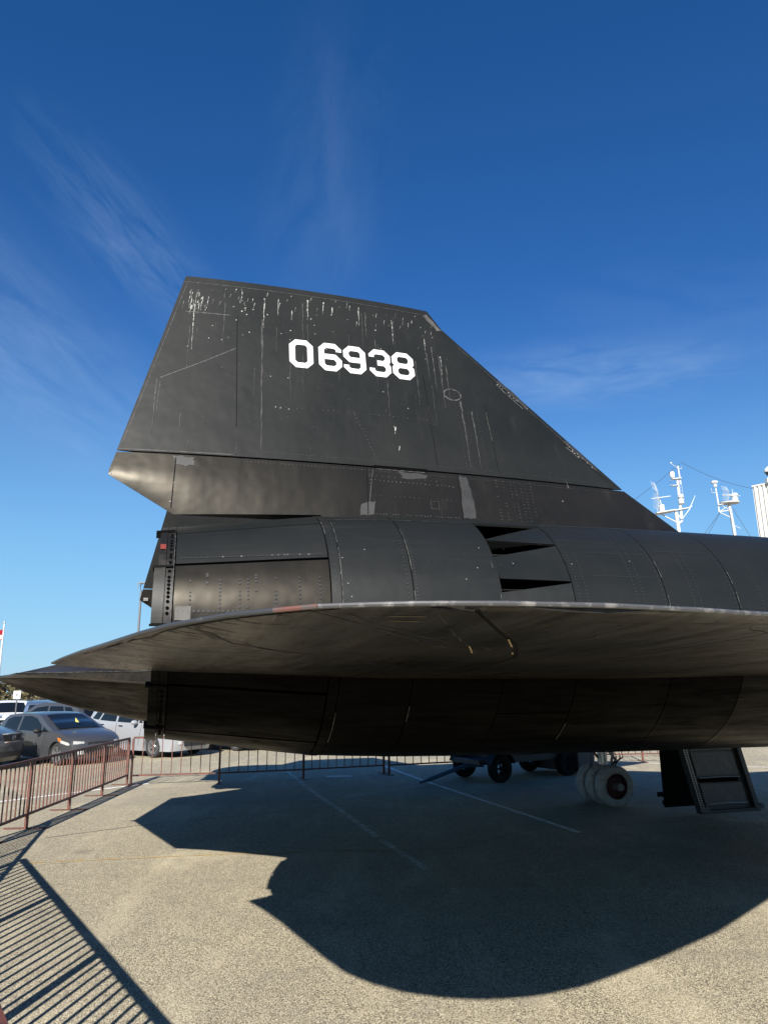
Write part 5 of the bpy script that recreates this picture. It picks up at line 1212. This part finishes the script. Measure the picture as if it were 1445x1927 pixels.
corr((0, 0, 0), (5.2, -6.0, 0), 'sheet'); corr((5.2, -6.0, 0), (12.0, -.2, 0), 'sheet')
bm = bmesh.new(); bar(bm, (-.03, -.03, BH+.04), (5.2, -6.06, BH+.04), .12, .10); bar(bm, (5.2, -6.06, BH+.04), (12.0, -.26, BH+.04), .12, .10); finish('roof_trim', bm, M_BLDG, bd, smooth=False)
bm = bmesh.new(); vs = [bm.verts.new(p) for p in ((.05, 0, BH), (5.2, -5.94, BH), (11.9, -.2, BH), (6.8, 5.8, BH))]; bm.faces.new(vs); finish('roof', bm, M_BLDG, bd, smooth=False)
dc = empty('dome_camera', (24.38, 44.1, 14.40), 0, 'white dome camera on a bracket above the building corner at the right edge', 'camera')
bm = bmesh.new(); lathe(bm, [(.001, 1.02), (.12, 1.0), (.24, .86), (.26, .74), (.24, .68)], 20); finish('housing', bm, M_WHITE, dc)
bm = bmesh.new(); lathe(bm, [(.20, .69), (.19, .58), (.12, .48), (.001, .45)], 20); finish('lens_dome', bm, M_GLASSD, dc)
bm = bmesh.new(); tube(bm, [(0, 0, 1.0), (.15, 0, 1.15), (.55, 0, 1.15), (.6, 0, .2)], .05, 8); box(bm, (.0, 0, .12), (.45, .3, .30)); bar(bm, (-.1, 0, .28), (.7, 0, .42), .12, .10); finish('bracket', bm, M_WHITE, dc)

# ------------------------------------------------------------------ trees
def tree(x, y, h, w, label, leaf, seed, n=900):
    rr = random.Random(seed); root = empty('tree', (x, y, 0), rr.uniform(0, 6), label, 'tree', 'trees at the far edge of the lot')
    bm = bmesh.new(); tube(bm, [(0, 0, 0), (.1, 0, h*.25), (.0, .1, h*.6)], [.28, .2, .1], 8); limbs = []
    for i in range(9):
        a = rr.uniform(0, 2*pi); e = Vector((cos(a)*w*.38, sin(a)*w*.38, h*rr.uniform(.5, .9))); tube(bm, [(0, 0, h*rr.uniform(.2, .4)), e*.55+Vector((0, 0, h*.15)), e], [.1, .06, .02], 5); limbs.append(e)
    finish('trunk', bm, M_BARK, root)
    bm = bmesh.new(); cl = [e + Vector((rr.uniform(-1, 1), rr.uniform(-1, 1), rr.uniform(-.6, .6)))*w*.14 for e in limbs for _ in range(4)]
    for i in range(n):
        c = rr.choice(cl); r = w*.14; p = c + Vector((rr.gauss(0, 1), rr.gauss(0, 1), rr.gauss(0, .8)))*r*.55
        s = rr.uniform(.10, .24); M = Matrix.Rotation(rr.uniform(0, 6), 3, 'Z') @ Matrix.Rotation(rr.uniform(0, 3), 3, 'X')
        vs = [bm.verts.new(p + M @ Vector(q)*s) for q in ((-1, -.5, 0), (1, -.6, .2), (.9, .6, 0), (-.8, .5, .25))]; bm.faces.new(vs)
    finish('crown', bm, leaf, root, smooth=False)
tree(-44.5, 80, 3.9, 6.5, 'olive brown tree at the left edge behind the flagpole foot', M_LEAF2, 1, 1500)
tree(-37.6, 82, 3.2, 6.0, 'sparse tree right of the white sign, branches against the sky', M_LEAF, 2, 700)
tree(-33.2, 84, 3.5, 6.5, 'denser tree above the roof of the steel blue car', M_LEAF2, 3, 1300)
bm = bmesh.new(); rr = random.Random(9)
for i in range(9000):
    x = rr.uniform(-120, 140); y = 108 + rr.gauss(0, 4); h = 2.6 + 1.1*sin(x*.31) + .7*sin(x*.83+1)
    if -46 < x < -30 and rr.random() < .6: continue
    p = Vector((x, y, max(.2, h*rr.random()**.6))); s_ = rr.uniform(.25, .6); M = Matrix.Rotation(rr.uniform(0, 6), 3, 'Z') @ Matrix.Rotation(rr.uniform(0, 3), 3, 'X')
    bm.faces.new([bm.verts.new(p + M @ Vector(q)*s_) for q in ((-1, -.5, 0), (1, -.6, .2), (.9, .6, 0), (-.8, .5, .25))])
o = finish('tree_line', bm, M_LEAF, smooth=False); tag(o, 'low far off belt of olive trees along the horizon beyond the lot', 'trees', kind='stuff')
